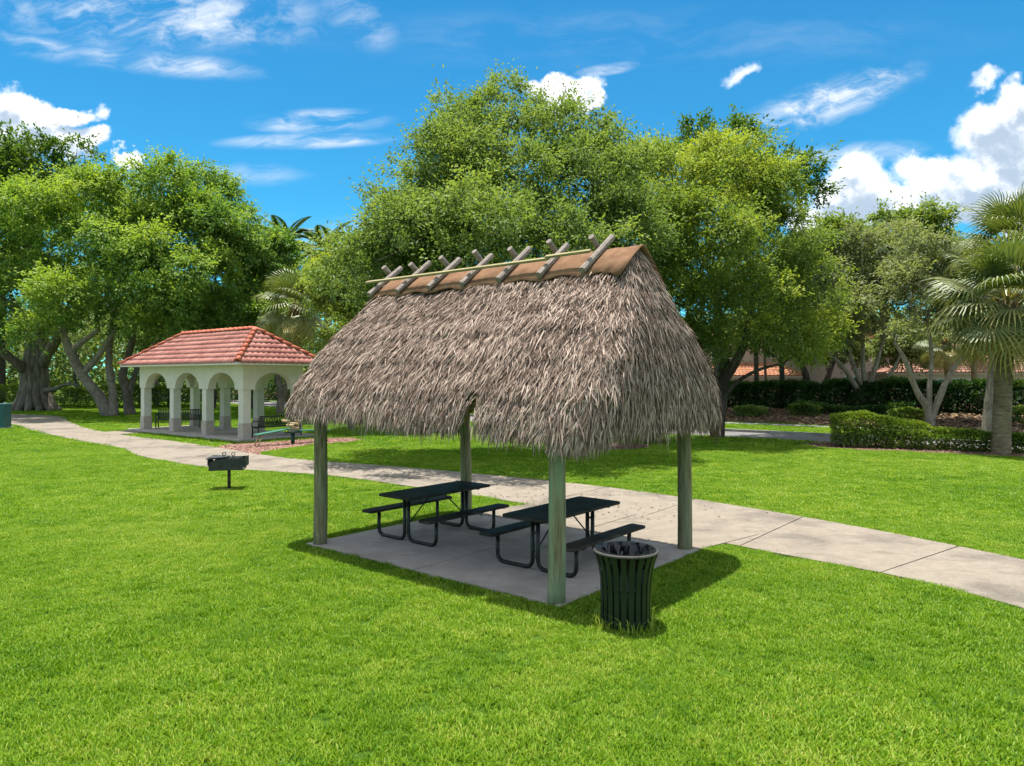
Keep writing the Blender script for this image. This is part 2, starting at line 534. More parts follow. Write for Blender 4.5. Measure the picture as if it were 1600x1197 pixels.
def mat_bark(name, a, b, c, sc=3.0, stretch=(3, 3, 0.8)):
    m, n = newmat(name)
    p = pos(n)
    g1 = n.noise(n.mapping(p, stretch), sc, 7, 0.7, 0.6)
    g2 = n.noise(p, 1.1, 4, 0.6)
    col = n.ramp(n.math('ADD', n.math('MULTIPLY', g1, 0.7), n.math('MULTIPLY', g2, 0.3)), [(0.34, a), (0.5, b), (0.66, c)])
    finish(n, principled(n, col, 0.9, g1, 0.8, 0.06, spec=0.15))
    return m


M['bark'] = mat_bark('bark', (0.075, 0.055, 0.042), (0.17, 0.135, 0.105), (0.30, 0.25, 0.205))
M['bark_dark'] = mat_bark('bark_dark', (0.03, 0.022, 0.018), (0.07, 0.054, 0.043), (0.15, 0.12, 0.098))
M['bark_ficus'] = mat_bark('bark_ficus', (0.06, 0.048, 0.035), (0.15, 0.125, 0.095), (0.28, 0.245, 0.19), 2.2, (3, 3, 0.5))
M['bark_pale'] = mat_bark('bark_pale', (0.11, 0.088, 0.068), (0.24, 0.20, 0.16), (0.35, 0.305, 0.25), 4.0, (2, 2, 1))
M['palm_trunk'] = mat_bark('palm_trunk', (0.085, 0.062, 0.036), (0.20, 0.155, 0.095), (0.33, 0.27, 0.175), 3.0, (1.2, 1.2, 6))
M['boot'] = mat_bark('palm_boots', (0.08, 0.04, 0.018), (0.19, 0.105, 0.045), (0.30, 0.19, 0.09), 5.0, (2, 2, 3))


# ------------------------------------------------------------------ mesh building
class MB:
    def __init__(s):
        s.v, s.f, s.nv, s.tint = [], [], 0, None

    def add(s, verts, faces):
        verts = np.asarray(verts, dtype=np.float64).reshape(-1, 3)
        for fc in faces:
            s.f.append(tuple(int(i) + s.nv for i in fc))
        s.v.append(verts)
        s.nv += len(verts)

    def box(s, c, size, rz=0.0, taper=1.0):
        x, y, z = (k / 2 for k in size)
        p = []
        for dz in (-1, 1):
            t = taper if dz > 0 else 1.0
            for dx, dy in ((-1, -1), (1, -1), (1, 1), (-1, 1)):
                p.append((dx * x * t, dy * y * t, dz * z))
        p = np.array(p)
        if rz:
            cs, sn = math.cos(rz), math.sin(rz)
            p = np.stack([p[:, 0] * cs - p[:, 1] * sn, p[:, 0] * sn + p[:, 1] * cs, p[:, 2]], 1)
        s.add(p + np.array(c), [(3, 2, 1, 0), (4, 5, 6, 7), (0, 1, 5, 4), (1, 2, 6, 5), (2, 3, 7, 6), (3, 0, 4, 7)])

    def bar(s, a, b, wd, th, up=(0, 0, 1)):
        """rectangular bar from a to b, wd across, th along up"""
        a, b = Vector(a), Vector(b)
        d = (b - a).normalized()
        side = d.cross(Vector(up))
        if side.length < 1e-4:
            side = d.cross(Vector((0, 1, 0)))
        side.normalize()
        u2 = side.cross(d).normalized()
        p = []
        for q in (a, b):
            for sx, sy in ((-1, -1), (1, -1), (1, 1), (-1, 1)):
                p.append(q + side * (sx * wd / 2) + u2 * (sy * th / 2))
        s.add([tuple(k) for k in p], [(0, 1, 2, 3), (7, 6, 5, 4), (0, 4, 5, 1), (1, 5, 6, 2), (2, 6, 7, 3), (3, 7, 4, 0)])

    def tube(s, pts, rad, seg=10, wob=0.0, cap=True):
        pts = [Vector(p) for p in pts]
        n = len(pts)
        if not hasattr(rad, '__len__'):
            rad = [rad] * n
        ref = None
        V = []
        for i, p in enumerate(pts):
            d = (pts[min(i + 1, n - 1)] - pts[max(i - 1, 0)]).normalized()
            if ref is None:
                ref = d.cross(Vector((0.31, 0.95, 0.07)))
                if ref.length < 0.1:
                    ref = d.cross(Vector((1, 0, 0)))
            ref = (ref - d * ref.dot(d)).normalized()
            b = d.cross(ref)
            for k in range(seg):
                a = 2 * math.pi * k / seg
                r = rad[i]
                if wob:
                    q = p + (ref * math.cos(a) + b * math.sin(a)) * r
                    r *= 1 + wob * mnoise.noise(Vector((q.x * 2.2, q.y * 2.2, q.z * 0.9)))
                V.append(tuple(p + (ref * math.cos(a) + b * math.sin(a)) * r))
        F = []
        for i in range(n - 1):
            for k in range(seg):
                k2 = (k + 1) % seg
                F.append((i * seg + k, i * seg + k2, (i + 1) * seg + k2, (i + 1) * seg + k))
        if cap:
            F.append(tuple(range(seg - 1, -1, -1)))
            F.append(tuple((n - 1) * seg + k for k in range(seg)))
        s.add(V, F)

    def lathe(s, prof, seg=24, c=(0, 0, 0)):
        V = [(c[0] + r * math.cos(2 * math.pi * k / seg), c[1] + r * math.sin(2 * math.pi * k / seg), c[2] + z) for r, z in prof for k in range(seg)]
        F = []
        for i in range(len(prof) - 1):
            for k in range(seg):
                k2 = (k + 1) % seg
                F.append((i * seg + k, i * seg + k2, (i + 1) * seg + k2, (i + 1) * seg + k))
        s.add(V, F)

    def prism(s, poly, z0, z1):
        n = len(poly)
        V = [(x, y, z0) for x, y in poly] + [(x, y, z1) for x, y in poly]
        F = [tuple(range(n - 1, -1, -1)), tuple(range(n, 2 * n))]
        F += [(i, (i + 1) % n, n + (i + 1) % n, n + i) for i in range(n)]
        s.add(V, F)

    def mesh(s, name, mat, smooth=False):
        me = bpy.data.meshes.new(name)
        V = np.concatenate(s.v) if s.v else np.zeros((0, 3))
        me.from_pydata(V.tolist(), [], s.f)
        me.materials.append(mat)
        if smooth:
            me.polygons.foreach_set('use_smooth', np.ones(len(me.polygons), dtype=bool))
        me.update()
        return me


def link(name, me, parent=None, loc=None, rz=None):
    o = bpy.data.objects.new(name, me)
    COL.objects.link(o)
    if parent is not None:
        o.parent = parent
    if loc is not None:
        o.location = loc
    if rz is not None:
        o.rotation_euler = (0, 0, rz)
    return o


def part(name, mb, mat, parent=None, smooth=False, bevel=0.0, kind=None, label=None, loc=None):
    o = link(name, mb.mesh(name, mat, smooth), parent, loc)
    if bevel:
        b = o.modifiers.new('bevel', 'BEVEL')
        b.width = bevel
        b.segments = 2
        b.limit_method = 'ANGLE'
    if kind:
        o['kind'] = kind
    if label:
        o['label'] = label
    return o


def thing(name, label, cat, loc=(0, 0, 0), rz=0.0, group=None):
    o = link(name, None, None, loc, rz)
    o.empty_display_size = 0.3
    o['label'] = label
    o['category'] = cat
    if group:
        o['group'] = group
    return o


def copy_tree(o, parent=None):
    c = o.copy()
    COL.objects.link(c)
    if parent is not None:
        c.parent = parent
    for ch in list(o.children):
        copy_tree(ch, c)
    return c


def quads_mesh(name, V, mat, tint=None, nper=4, smooth=False):
    """V: (N, nper, 3) array, one polygon each"""
    N = len(V)
    me = bpy.data.meshes.new(name)
    me.vertices.add(N * nper)
    me.vertices.foreach_set('co', V.reshape(-1).astype(np.float32))
    if nper == 5:        # bent blade: a quad below the bend, a triangle above it
        idx = (np.arange(N)[:, None] * 5 + np.array([0, 1, 2, 4, 4, 2, 3])).reshape(-1)
        me.loops.add(N * 7)
        me.loops.foreach_set('vertex_index', idx.astype(np.int32))
        me.polygons.add(N * 2)
        st = (np.arange(N)[:, None] * 7 + np.array([0, 4])).reshape(-1)
        me.polygons.foreach_set('loop_start', st.astype(np.int32))
        me.polygons.foreach_set('loop_total', np.tile([4, 3], N).astype(np.int32))
    else:
        me.loops.add(N * nper)
        me.loops.foreach_set('vertex_index', np.arange(N * nper, dtype=np.int32))
        me.polygons.add(N)
        me.polygons.foreach_set('loop_start', np.arange(0, N * nper, nper, dtype=np.int32))
        me.polygons.foreach_set('loop_total', np.full(N, nper, dtype=np.int32))
    if tint is not None:
        a = me.attributes.new('tint', 'FLOAT', 'POINT')
        a.data.foreach_set('value', np.repeat(tint, nper).astype(np.float32))
    me.materials.append(mat)
    me.update(calc_edges=True)
    return me


def unit(a):
    return a / np.maximum(np.linalg.norm(a, axis=-1, keepdims=True), 1e-9)


def leaf_quads(P, D, L, W, fold=0.25, rng=RNG):
    """rhombic leaves at P along D"""
    N = len(P)
    rnd = unit(rng.normal(size=(N, 3)))
    up = unit(np.array([0, 0, 1.0]) + rnd * 0.75)
    S = unit(np.cross(D, up))
    U = np.cross(S, D)
    L = np.broadcast_to(np.asarray(L, float), (N,))[:, None]
    W = np.broadcast_to(np.asarray(W, float), (N,))[:, None]
    mid = P + D * L * 0.48
    lift = U * W * fold
    return np.stack([P, mid + S * W * 0.5 + lift, P + D * L - lift * 0.4, mid - S * W * 0.5 + lift], 1)


def pt(u, v, d):
    """point seen at pixel (u, v) of the photograph d metres ahead"""
    return np.array([(u - 800) / FPX * d, d, EYE + (590 - v) / FPX * d])


def gp(u, v):
    """ground point seen at pixel (u, v)"""
    d = EYE * FPX / (v - 590)
    return ((u - 800) / FPX * d, d)


# ------------------------------------------------------------------ the ground plan
SUNK = 0.0
path_far = [(-62, 54), (-48, 52), (-35, 49.8), (-29.8, 47.0), (-26.2, 42), (-21.0, 35.5), (-17.2, 31.7), (-14.6, 29.6), (-11.1, 26.5), (-8.6, 24.0), (-6.3, 22.2), (-3.34, 20.6), (-0.67, 18.9), (1.58, 17.3), (3.6, 15.4), (5.65, 12.8), (7.25, 10.06), (8.4, 7.2), (9.0, 4.2), (9.2, 0.5), (9.2, -6)]
path_near = [(-62, 46), (-48, 45.0), (-36, 43.5), (-28.5, 40.0), (-23.3, 34.6), (-17.8, 29.2), (-14.4, 26.1), (-12.4, 23.6), (-10.6, 21.9), (-8.6, 20.4), (-6.6, 19.55), (-4.6, 18.6), (-2.2, 16.7), (-0.2, 15.0), (1.7, 12.9), (3.74, 10.6), (5.25, 8.9), (6.1, 6.8), (6.7, 4.0), (6.9, 0.4), (6.9, -6)]


def resample(pl, n):
    pl = np.array(pl, float)
    # Catmull-Rom then even spacing by parameter
    seg = np.linspace(0, len(pl) - 1.0001, n)
    o = []
    for t in seg:
        i = int(t)
        f = t - i
        p0, p1, p2, p3 = pl[max(i - 1, 0)], pl[i], pl[min(i + 1, len(pl) - 1)], pl[min(i + 2, len(pl) - 1)]
        o.append(0.5 * ((2 * p1) + (-p0 + p2) * f + (2 * p0 - 5 * p1 + 4 * p2 - p3) * f * f + (-p0 + 3 * p1 - 3 * p2 + p3) * f ** 3))
    return np.array(o)


PF, PN = resample(path_far, 241), resample(path_near, 241)
HUT_C, HUT_RZ = np.array([-0.185, 10.85]), math.atan2(-0.635, 0.773)
GAZ_RZ = math.atan2(-0.623, 0.782)
GU, GV = np.array([0.782, -0.623]), np.array([0.623, 0.782])
GAZ_CORNER = np.array([-11.05, 29.2])
GAZ_C = GAZ_CORNER - GU * 4.65 + GV * 1.45


def loc2w(p, c, rz):
    cs, sn = math.cos(rz), math.sin(rz)
    p = np.asarray(p, float)
    return np.stack([c[0] + p[..., 0] * cs - p[..., 1] * sn, c[1] + p[..., 0] * sn + p[..., 1] * cs], -1)


hut_slab = loc2w([(-2.42, -1.78), (2.36, -1.74), (2.44, 1.75), (2.75, 3.3), (-1.6, 3.9), (-2.36, 1.4)], HUT_C, HUT_RZ)
gaz_slab = loc2w([(-5.1, -1.85), (5.05, -1.85), (5.05, 1.85), (-5.1, 1.85)], GAZ_C, GAZ_RZ)
gaz_link = loc2w([(-4.9, -1.8), (-2.9, -1.8), (-2.4, -3.6), (-4.4, -3.9)], GAZ_C, GAZ_RZ)
mulch_fit = np.array([gp(336, 699), (-11.0, 27.6), (-9.7, 28.55), (-8.2, 30.3), (-7.0, 30.6), (-6.2, 29.6), (-6.6, 28.4), gp(500, 694), gp(440, 701.5), gp(408, 707), (-8.35, 23.6)])
th = np.linspace(0, 2 * math.pi, 28, endpoint=False)
mulch_ring = np.stack([3.75 + 1.45 * np.cos(th) + 0.12 * np.sin(3 * th), 26.7 + 1.25 * np.sin(th)], 1)
bed = np.array([(11.4, 28.2), (11.3, 26.6), (12.4, 25.2), (13.6, 24.9), (15.0, 24.1), (16.4, 23.3), (17.6, 21.8), (20, 19.6), (26, 15.5), (28.5, 17.5), (20.5, 23.6), (16.5, 26.6), (13.6, 28.6)])
road_near = np.array([(40, 6.9), (17.7, 24.6), (9.27, 31.4), (4.0, 35.4), (-4, 44), (-16, 57), (-30, 74), (-60, 105)], float)
road_far = np.array([(42, 9.2), (19.5, 26.9), (11.07, 33.7), (6.0, 37.6), (-2, 46.5), (-13.5, 59.5), (-27, 76.5), (-57, 108)], float)
walk_a = road_near + GV * 8.8
walk_b = road_near + GV * 9.9
berm_a = road_near + GV * 10.6

path_poly = np.concatenate([PN, PF[::-1]])
EXCL = [path_poly, hut_slab, gaz_slab, gaz_link, mulch_fit, mulch_ring, bed,
        np.concatenate([road_near - GV * 0.1, (road_far + GV * 0.25)[::-1]]), np.concatenate([walk_a, walk_b[::-1]]),
        np.concatenate([berm_a, (road_near + GV * 60)[::-1]])]


def inside(poly, X, Y):
    r = np.zeros(X.shape, bool)
    n = len(poly)
    for i in range(n):
        x1, y1 = poly[i]
        x2, y2 = poly[(i + 1) % n]
        if y1 == y2:
            continue
        c = ((y1 > Y) != (y2 > Y)) & (X < (x2 - x1) * (Y - y1) / (y2 - y1) + x1)
        r ^= c
    return r


def structure(name, mb, mat, smooth=False):
    o = part(name, mb, mat, None, smooth)
    o['kind'] = 'structure'
    return o


# ground sheet to the horizon
mb = MB()
gx = np.concatenate([[-900, -300], np.linspace(-120, 120, 61), [300, 900]])
gy = np.concatenate([[-300, -60], np.linspace(-12, 150, 55), [320, 1500]])
VX, VY = np.meshgrid(gx, gy)
Z = np.zeros_like(VX)
nx, ny = len(gx), len(gy)
mb.add(np.stack([VX, VY, Z], -1).reshape(-1, 3), [(j * nx + i, j * nx + i + 1, (j + 1) * nx + i + 1, (j + 1) * nx + i) for j in range(ny - 1) for i in range(nx - 1)])
structure('lawn', mb, M['lawn'])

# concrete path: a joint bed with separate panels
mb = MB()
mb.prism([tuple(p) for p in path_poly], -0.05, 0.008)
path = structure('footpath', mb, M['joint'])
cum_l = np.concatenate([[0], np.cumsum(np.linalg.norm(np.diff((PF + PN) / 2, axis=0), axis=1))])
npan = int(cum_l[-1] / 2.35)
for k in range(npan):
    s0, s1 = cum_l[-1] * k / npan + 0.011, cum_l[-1] * (k + 1) / npan - 0.011
    ss = np.linspace(s0, s1, 5)
    F_ = np.stack([np.interp(ss, cum_l, PF[:, i]) for i in (0, 1)], 1)
    N_ = np.stack([np.interp(ss, cum_l, PN[:, i]) for i in (0, 1)], 1)
    poly = np.concatenate([N_, F_[::-1]])
    b = poly.mean(0)
    mb = MB()
    mb.prism([tuple(p - b) for p in poly], -0.05, 0.024 + 0.003 * random.random())
    part('concrete_panel', mb, M['concrete'], path, loc=(b[0], b[1], 0))

# slab under the hut, four poured panels
mb = MB()
mb.prism([tuple(p) for p in hut_slab], -0.05, 0.012)
slab = structure('hut_slab', mb, M['joint'])
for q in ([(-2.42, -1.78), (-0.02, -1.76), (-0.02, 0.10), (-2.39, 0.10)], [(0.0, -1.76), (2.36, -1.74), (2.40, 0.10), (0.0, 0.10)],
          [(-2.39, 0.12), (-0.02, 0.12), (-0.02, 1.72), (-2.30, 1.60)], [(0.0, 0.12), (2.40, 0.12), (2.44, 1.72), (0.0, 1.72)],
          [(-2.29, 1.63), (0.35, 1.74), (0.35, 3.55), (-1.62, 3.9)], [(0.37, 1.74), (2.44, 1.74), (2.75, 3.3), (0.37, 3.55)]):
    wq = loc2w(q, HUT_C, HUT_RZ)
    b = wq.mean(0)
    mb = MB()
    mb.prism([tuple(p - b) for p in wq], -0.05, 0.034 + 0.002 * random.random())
    part('concrete_panel', mb, M['concrete'] if q[0][1] > 1 else M['slab'], slab, loc=(b[0], b[1], 0))  # panels under the roof get the concrete lightened against its shade

mb = MB()
mb.prism([tuple(p) for p in gaz_link], -0.05, 0.028)
structure('entry_walk', mb, M['concrete'])


def strip(name, A, B, z, mat, z2=None):
    mb = MB()
    n = len(A)
    V = [(x, y, z) for x, y in A] + [(x, y, z if z2 is None else z2) for x, y in B]
    mb.add(V, [(i, i + 1, n + i + 1, n + i) for i in range(n - 1)])
    return structure(name, mb, mat)


strip('road', road_near, road_far, 0.012, M['asphalt'])
mb = MB()
for i in range(len(road_far) - 1):
    a, b = road_far[i] + GV * 0.1, road_far[i + 1] + GV * 0.1
    mb.bar((a[0], a[1], 0.05), (b[0], b[1], 0.05), 0.22, 0.16)
structure('kerb', mb, M['kerb'])
strip('pavement', walk_a, walk_b, 0.016, M['kerb'])
# berm of mulch rising behind the pavement
mb = MB()
nb = len(berm_a)
lev = [(0, 0.015), (2.5, 0.25), (5.5, 0.5), (9, 0.62), (16, 0.62), (60, 0.62)]
rows = [[(p[0] + GV[0] * o_, p[1] + GV[1] * o_, z_) for p in resample(berm_a, 60)] for o_, z_ in lev]
V = np.array(rows)
for i in range(1, 4):
    for j in range(60):
        V[i, j, 2] += 0.10 * mnoise.noise(Vector(V[i, j] * 0.5))
mb.add(V.reshape(-1, 3), [(i * 60 + j, i * 60 + j + 1, (i + 1) * 60 + j + 1, (i + 1) * 60 + j) for i in range(5) for j in range(59)])
structure('berm', mb, M['mulch'], True)

for nm, poly, mt, dz in (('mulch_bed', mulch_fit, 'mulch_red', 0.014), ('mulch_bed', mulch_ring, 'mulch', 0.03), ('mulch_bed', bed, 'mulch', 0.02)):
    mb = MB()
    mb.prism([tuple(p) for p in poly], -0.05, dz)
    structure(nm, mb, M[mt])


def scatter_in(poly, n, rng=RNG):
    lo, hi = poly.min(0), poly.max(0)
    o = np.zeros((0, 2))
    while len(o) < n:
        q = rng.uniform(lo, hi, size=(n * 2, 2))
        o = np.concatenate([o, q[inside(poly, q[:, 0], q[:, 1])]])
    return o[:n]


def chips(poly, n, L, z, rng=RNG):
    q = scatter_in(poly, n)
    Pq = np.concatenate([q, np.full((n, 1), z) + rng.uniform(0, 0.02, (n, 1))], 1)
    a = rng.uniform(0, 2 * math.pi, n)
    D = unit(np.stack([np.cos(a), np.sin(a), rng.uniform(-.25, .35, n)], 1))
    return leaf_quads(Pq, D, rng.uniform(0.5, 1.2, n) * L, rng.uniform(0.2, 0.45, n) * L, 0.1)


me = quads_mesh('mulch_chips', np.concatenate([chips(mulch_fit, 2600, 0.09, 0.02), chips(mulch_ring, 1500, 0.09, 0.035), chips(bed, 3500, 0.10, 0.03)]), M['chips'])
o = link('mulch_chips', me)
o['kind'] = 'stuff'
o['label'] = 'reddish brown wood chips strewn over the mulch beds'

bq = np.concatenate([berm_a[1:4] - GV * 0.2 + GU * 0, (berm_a[1:4] + GV * 6.5)[::-1]])
ch = chips(bq, 4200, 0.30, 0.0)
offv = ((ch[:, 0, :2] - berm_a[2]) @ GV)[:, None]
zb_ = np.interp(offv[:, 0], [o_ for o_, z_ in lev], [z_ for o_, z_ in lev])
ch[:, :, 2] += zb_[:, None] + 0.03
o = link('berm_litter', quads_mesh('berm_litter', ch, M['litter']))
o['kind'] = 'stuff'
o['label'] = 'fallen leaves and twigs over the mulch berm'
lit = []
for c, n, sp in (((-0.4, 14.6), 170, (1.3, 1.0)), ((1.2, 14.2), 120, (1.2, 0.9)), ((3.0, 14.0), 60, (1.5, 1.0)), ((-3.0, 19.0), 90, (2.0, 0.7)), ((0.9, 17.3), 50, (2.0, 0.5))):
    q = np.stack([RNG.normal(c[0], sp[0], n), RNG.normal(c[1], sp[1], n)], 1)
    ok = inside(path_poly, q[:, 0], q[:, 1]) | inside(hut_slab, q[:, 0], q[:, 1])
    lit.append(q[ok])
lit = np.concatenate(lit)
a = RNG.uniform(0, 6.283, len(lit))
me = quads_mesh('leaf_litter', leaf_quads(np.concatenate([lit, np.full((len(lit), 1), 0.042)], 1), unit(np.stack([np.cos(a), np.sin(a), RNG.uniform(0, 0.25, len(lit))], 1)), RNG.uniform(0.03, 0.075, len(lit)), RNG.uniform(0.015, 0.035, len(lit)), 0.3), M['litter'])
o = link('leaf_litter', me)
o['kind'] = 'stuff'
o['label'] = 'dry brown fallen leaves lying on the concrete path'

# ------------------------------------------------------------------ grass: tufts instanced on real points of the lawn


def tuft_mesh(name, nb, rad, h, wd, seed):
    rng = np.random.default_rng(seed)
    ang = rng.uniform(0, 2 * math.pi, nb)
    rr = rad * np.sqrt(rng.uniform(0, 1, nb))
    P0 = np.stack([rr * np.cos(ang), rr * np.sin(ang), np.zeros(nb)], 1)
    la = rng.uniform(0, 2 * math.pi, nb)
    lean = rng.uniform(0.10, 0.80, nb)
    H = h * rng.uniform(0.55, 1.25, nb)
    D = np.stack([np.cos(la) * lean, np.sin(la) * lean, np.ones(nb)], 1)
    D = unit(D)
    S = np.stack([-np.sin(la), np.cos(la), np.zeros(nb)], 1)
    W = wd * rng.uniform(0.7, 1.3, nb)
    mid = P0 + D * (H * 0.55)[:, None]
    tip = mid + (D * 0.55 + np.stack([np.cos(la), np.sin(la), np.full(nb, -0.25)], 1) * 0.35) * (H * 0.6)[:, None]
    V = np.stack([P0 - S * W[:, None] * 0.4, P0 + S * W[:, None] * 0.4, mid + S * W[:, None] * 0.5, tip, mid - S * W[:, None] * 0.5], 1)
    return quads_mesh(name, V, M['grass'], rng.uniform(0, 1, nb), 5)


def instancer(name, points, scale, protos, label):
    """one stuff object: its vertices carry grass tufts"""
    me = bpy.data.meshes.new(name)
    n = len(points)
    me.vertices.add(n)
    me.vertices.foreach_set('co', points.reshape(-1).astype(np.float32))
    a = me.attributes.new('size', 'FLOAT', 'POINT')
    a.data.foreach_set('value', scale.astype(np.float32))
    a = me.attributes.new('turn', 'FLOAT', 'POINT')
    a.data.foreach_set('value', RNG.uniform(0, 6.283, n).astype(np.float32))
    a = me.attributes.new('pick', 'INT', 'POINT')
    a.data.foreach_set('value', RNG.integers(0, len(protos), n).astype(np.int32))
    me.materials.append(M['grass'])
    o = link(name, me)
    o['kind'] = 'stuff'
    o['label'] = label
    ng = bpy.data.node_groups.new(name, 'GeometryNodeTree')
    ng.interface.new_socket('Geometry', in_out='INPUT', socket_type='NodeSocketGeometry')
    ng.interface.new_socket('Geometry', in_out='OUTPUT', socket_type='NodeSocketGeometry')
    N = ng.nodes
    gi, go = N.new('NodeGroupInput'), N.new('NodeGroupOutput')
    join = N.new('GeometryNodeGeometryToInstance')
    for p in protos:
        oi = N.new('GeometryNodeObjectInfo')
        oi.inputs[0].default_value = p
        oi.inputs['As Instance'].default_value = False
        ng.links.new(oi.outputs['Geometry'], join.inputs[0])
    iop = N.new('GeometryNodeInstanceOnPoints')
    iop.inputs['Pick Instance'].default_value = True

    def attr(nm, typ):
        q = N.new('GeometryNodeInputNamedAttribute')
        q.data_type = typ
        q.inputs[0].default_value = nm
        return q.outputs[0]
    ng.links.new(gi.outputs[0], iop.inputs['Points'])
    ng.links.new(join.outputs[0], iop.inputs['Instance'])
    ng.links.new(attr('pick', 'INT'), iop.inputs['Instance Index'])
    cx = N.new('ShaderNodeCombineXYZ')
    ng.links.new(attr('turn', 'FLOAT'), cx.inputs[2])
    ng.links.new(cx.outputs[0], iop.inputs['Rotation'])
    ng.links.new(attr('size', 'FLOAT'), iop.inputs['Scale'])
    ng.links.new(iop.outputs[0], go.inputs[0])
    md = o.modifiers.new('tufts', 'NODES')
    md.node_group = ng
    return o


proto_col = bpy.data.collections.new('tuft_source')     # never linked to the scene


def proto(me):
    p = bpy.data.objects.new(me.name, me)
    proto_col.objects.link(p)
    return p


near_p = [proto(tuft_mesh('tuft', 42, 0.09, 0.056, 0.0078, 100 + i)) for i in range(6)]
mid_p = [proto(tuft_mesh('tuft', 52, 0.15, 0.060, 0.013, 200 + i)) for i in range(5)]
far_p = [proto(tuft_mesh('tuft', 46, 0.30, 0.070, 0.034, 300 + i)) for i in range(4)]


def lawn_points(d0, d1, dens, margin, zoff=0.0):
    half = 0.78 * d1 + margin
    n = int(2 * half * (d1 - d0) * dens)
    X = RNG.uniform(-half, half, n)
    Y = RNG.uniform(d0, d1, n)
    ok = np.abs(X) < 0.78 * Y + margin
    for e in EXCL:
        ok &= ~inside(e, X, Y)
    return np.stack([X[ok], Y[ok], np.full(ok.sum(), zoff)], 1)


def tuft_sizes(p):
    s = np.array([0.85 + 0.38 * mnoise.noise(Vector((q[0] * 0.55, q[1] * 0.55, 3.0))) + 0.25 * mnoise.noise(Vector((q[0] * 2.6, q[1] * 2.6, 9.0))) for q in p])
    return np.clip(s * RNG.uniform(0.8, 1.2, len(p)), 0.72, 1.5)


lp = lawn_points(3.2, 13.0, 250, 2.0)
instancer('grass', lp, tuft_sizes(lp), near_p, 'short bright green turf around the thatched hut')
lp = lawn_points(13.0, 27.0, 90, 3.0)
instancer('grass', lp, tuft_sizes(lp), mid_p, 'green turf on both sides of the footpath')
lp = lawn_points(27.0, 70.0, 11, 4.0)
instancer('grass', lp, tuft_sizes(lp), far_p, 'green turf around the pavilion and below far trees')

# ------------------------------------------------------------------ thatched hut
hut = thing('thatched_hut', 'open hut with shaggy grey brown palm thatch roof on four timber posts', 'hut', (HUT_C[0], HUT_C[1], 0), HUT_RZ)
for (x, y, mt) in ((-2.25, -1.65, 'post_brown'), (2.25, -1.65, 'post'), (-2.25, 1.65, 'post_brown'), (2.25, 1.65, 'post_brown')):
    mb = MB()
    zz = np.linspace(-0.1, 2.18, 9)
    lean = random.uniform(-0.012, 0.012)
    mb.tube([(x + lean * z, y + 0.01 * math.sin(z * 2.1), z) for z in zz], [0.108 - 0.005 * z for z in zz], 16, 0.07)
    part('post', mb, M[mt], hut, True)
for (a, b) in (((-2.45, -1.60, 2.24), (2.45, -1.60, 2.24)), ((-2.45, 1.60, 2.24), (2.45, 1.60, 2.24)), ((-2.25, -1.66, 2.13), (-2.25, 1.66, 2.13)), ((2.25, -1.66, 2.13), (2.25, 1.66, 2.13))):
    mb = MB()
    mb.bar(a, b, 0.075, 0.10)
    part('beam', mb, M['beam'], hut, bevel=0.008)

ZR = 4.25
PROF = np.array([(0.0, 0.05, 4.22), (0.12, 0.24, 4.08), (0.25, 0.48, 3.86), (0.40, 0.78, 3.55), (0.55, 1.12, 3.22), (0.70, 1.44, 2.82), (0.84, 1.72, 2.40), (0.93, 1.86, 2.10), (1.0, 1.90, 1.90)])
EA = np.array([(0.0, 2.34), (0.12, 2.40), (0.25, 2.47), (0.40, 2.59), (0.55, 2.70), (0.70, 2.78), (0.84, 2.83), (0.93, 2.82), (1.0, 2.78)])


def roof_pt(s, q, out=0.0):
    """s from ridge to eave, q in [0,4): sides front, right end, back, left end; returns local xyz arrays"""
    b = np.interp(s, PROF[:, 0], PROF[:, 1])
    z = np.interp(s, PROF[:, 0], PROF[:, 2])
    a = np.interp(s, EA[:, 0], EA[:, 1])
    # rounded rectangle by arc: q runs along perimeter portions
    side = np.floor(q).astype(int) % 4
    f = q - np.floor(q)
    x = np.where(side == 0, -a + 2 * a * f, np.where(side == 1, a, np.where(side == 2, a - 2 * a * f, -a)))
    y = np.where(side == 0, -b, np.where(side == 1, -b + 2 * b * f, np.where(side == 2, b, b - 2 * b * f)))
    # round the corners
    rc = np.minimum(0.52 * b, 0.45)
    ax, ay = np.abs(x), np.abs(y)
    cxx, cyy = a - rc, b - rc
    inx = (ax > cxx) & (ay > cyy)
    dx, dy = ax - cxx, ay - cyy
    m = np.sqrt(dx * dx + dy * dy)
    k = np.where(inx & (m > 1e-6), np.minimum(rc / np.maximum(m, 1e-6), 1.0), 1.0)
    nx_ = np.where(inx, cxx + dx * k, ax) * np.sign(x)
    ny_ = np.where(inx, cyy + dy * k, ay) * np.sign(y)
    # soft sag and lumps
    lump = 0.03 * np.sin(nx_ * 3.1 + s * 5) + 0.025 * np.sin(ny_ * 4.3 + nx_ * 1.7 + s * 9)
    zl = z - 0.10 * np.where(inx & (s > 0.8), (s - 0.8) / 0.2, 0) * (np.sign(x) > 0)
    nx_ = np.where(nx_ < 0, nx_ * (1 + 0.075 * s), nx_)
    zl = zl + 0.10 * np.clip(s - 0.75, 0, 1) / 0.25 * np.clip(-nx_ / 2.8, -0.2, 1)
    P_ = np.stack([nx_, ny_, zl + lump * 0.6], -1)
    return P_


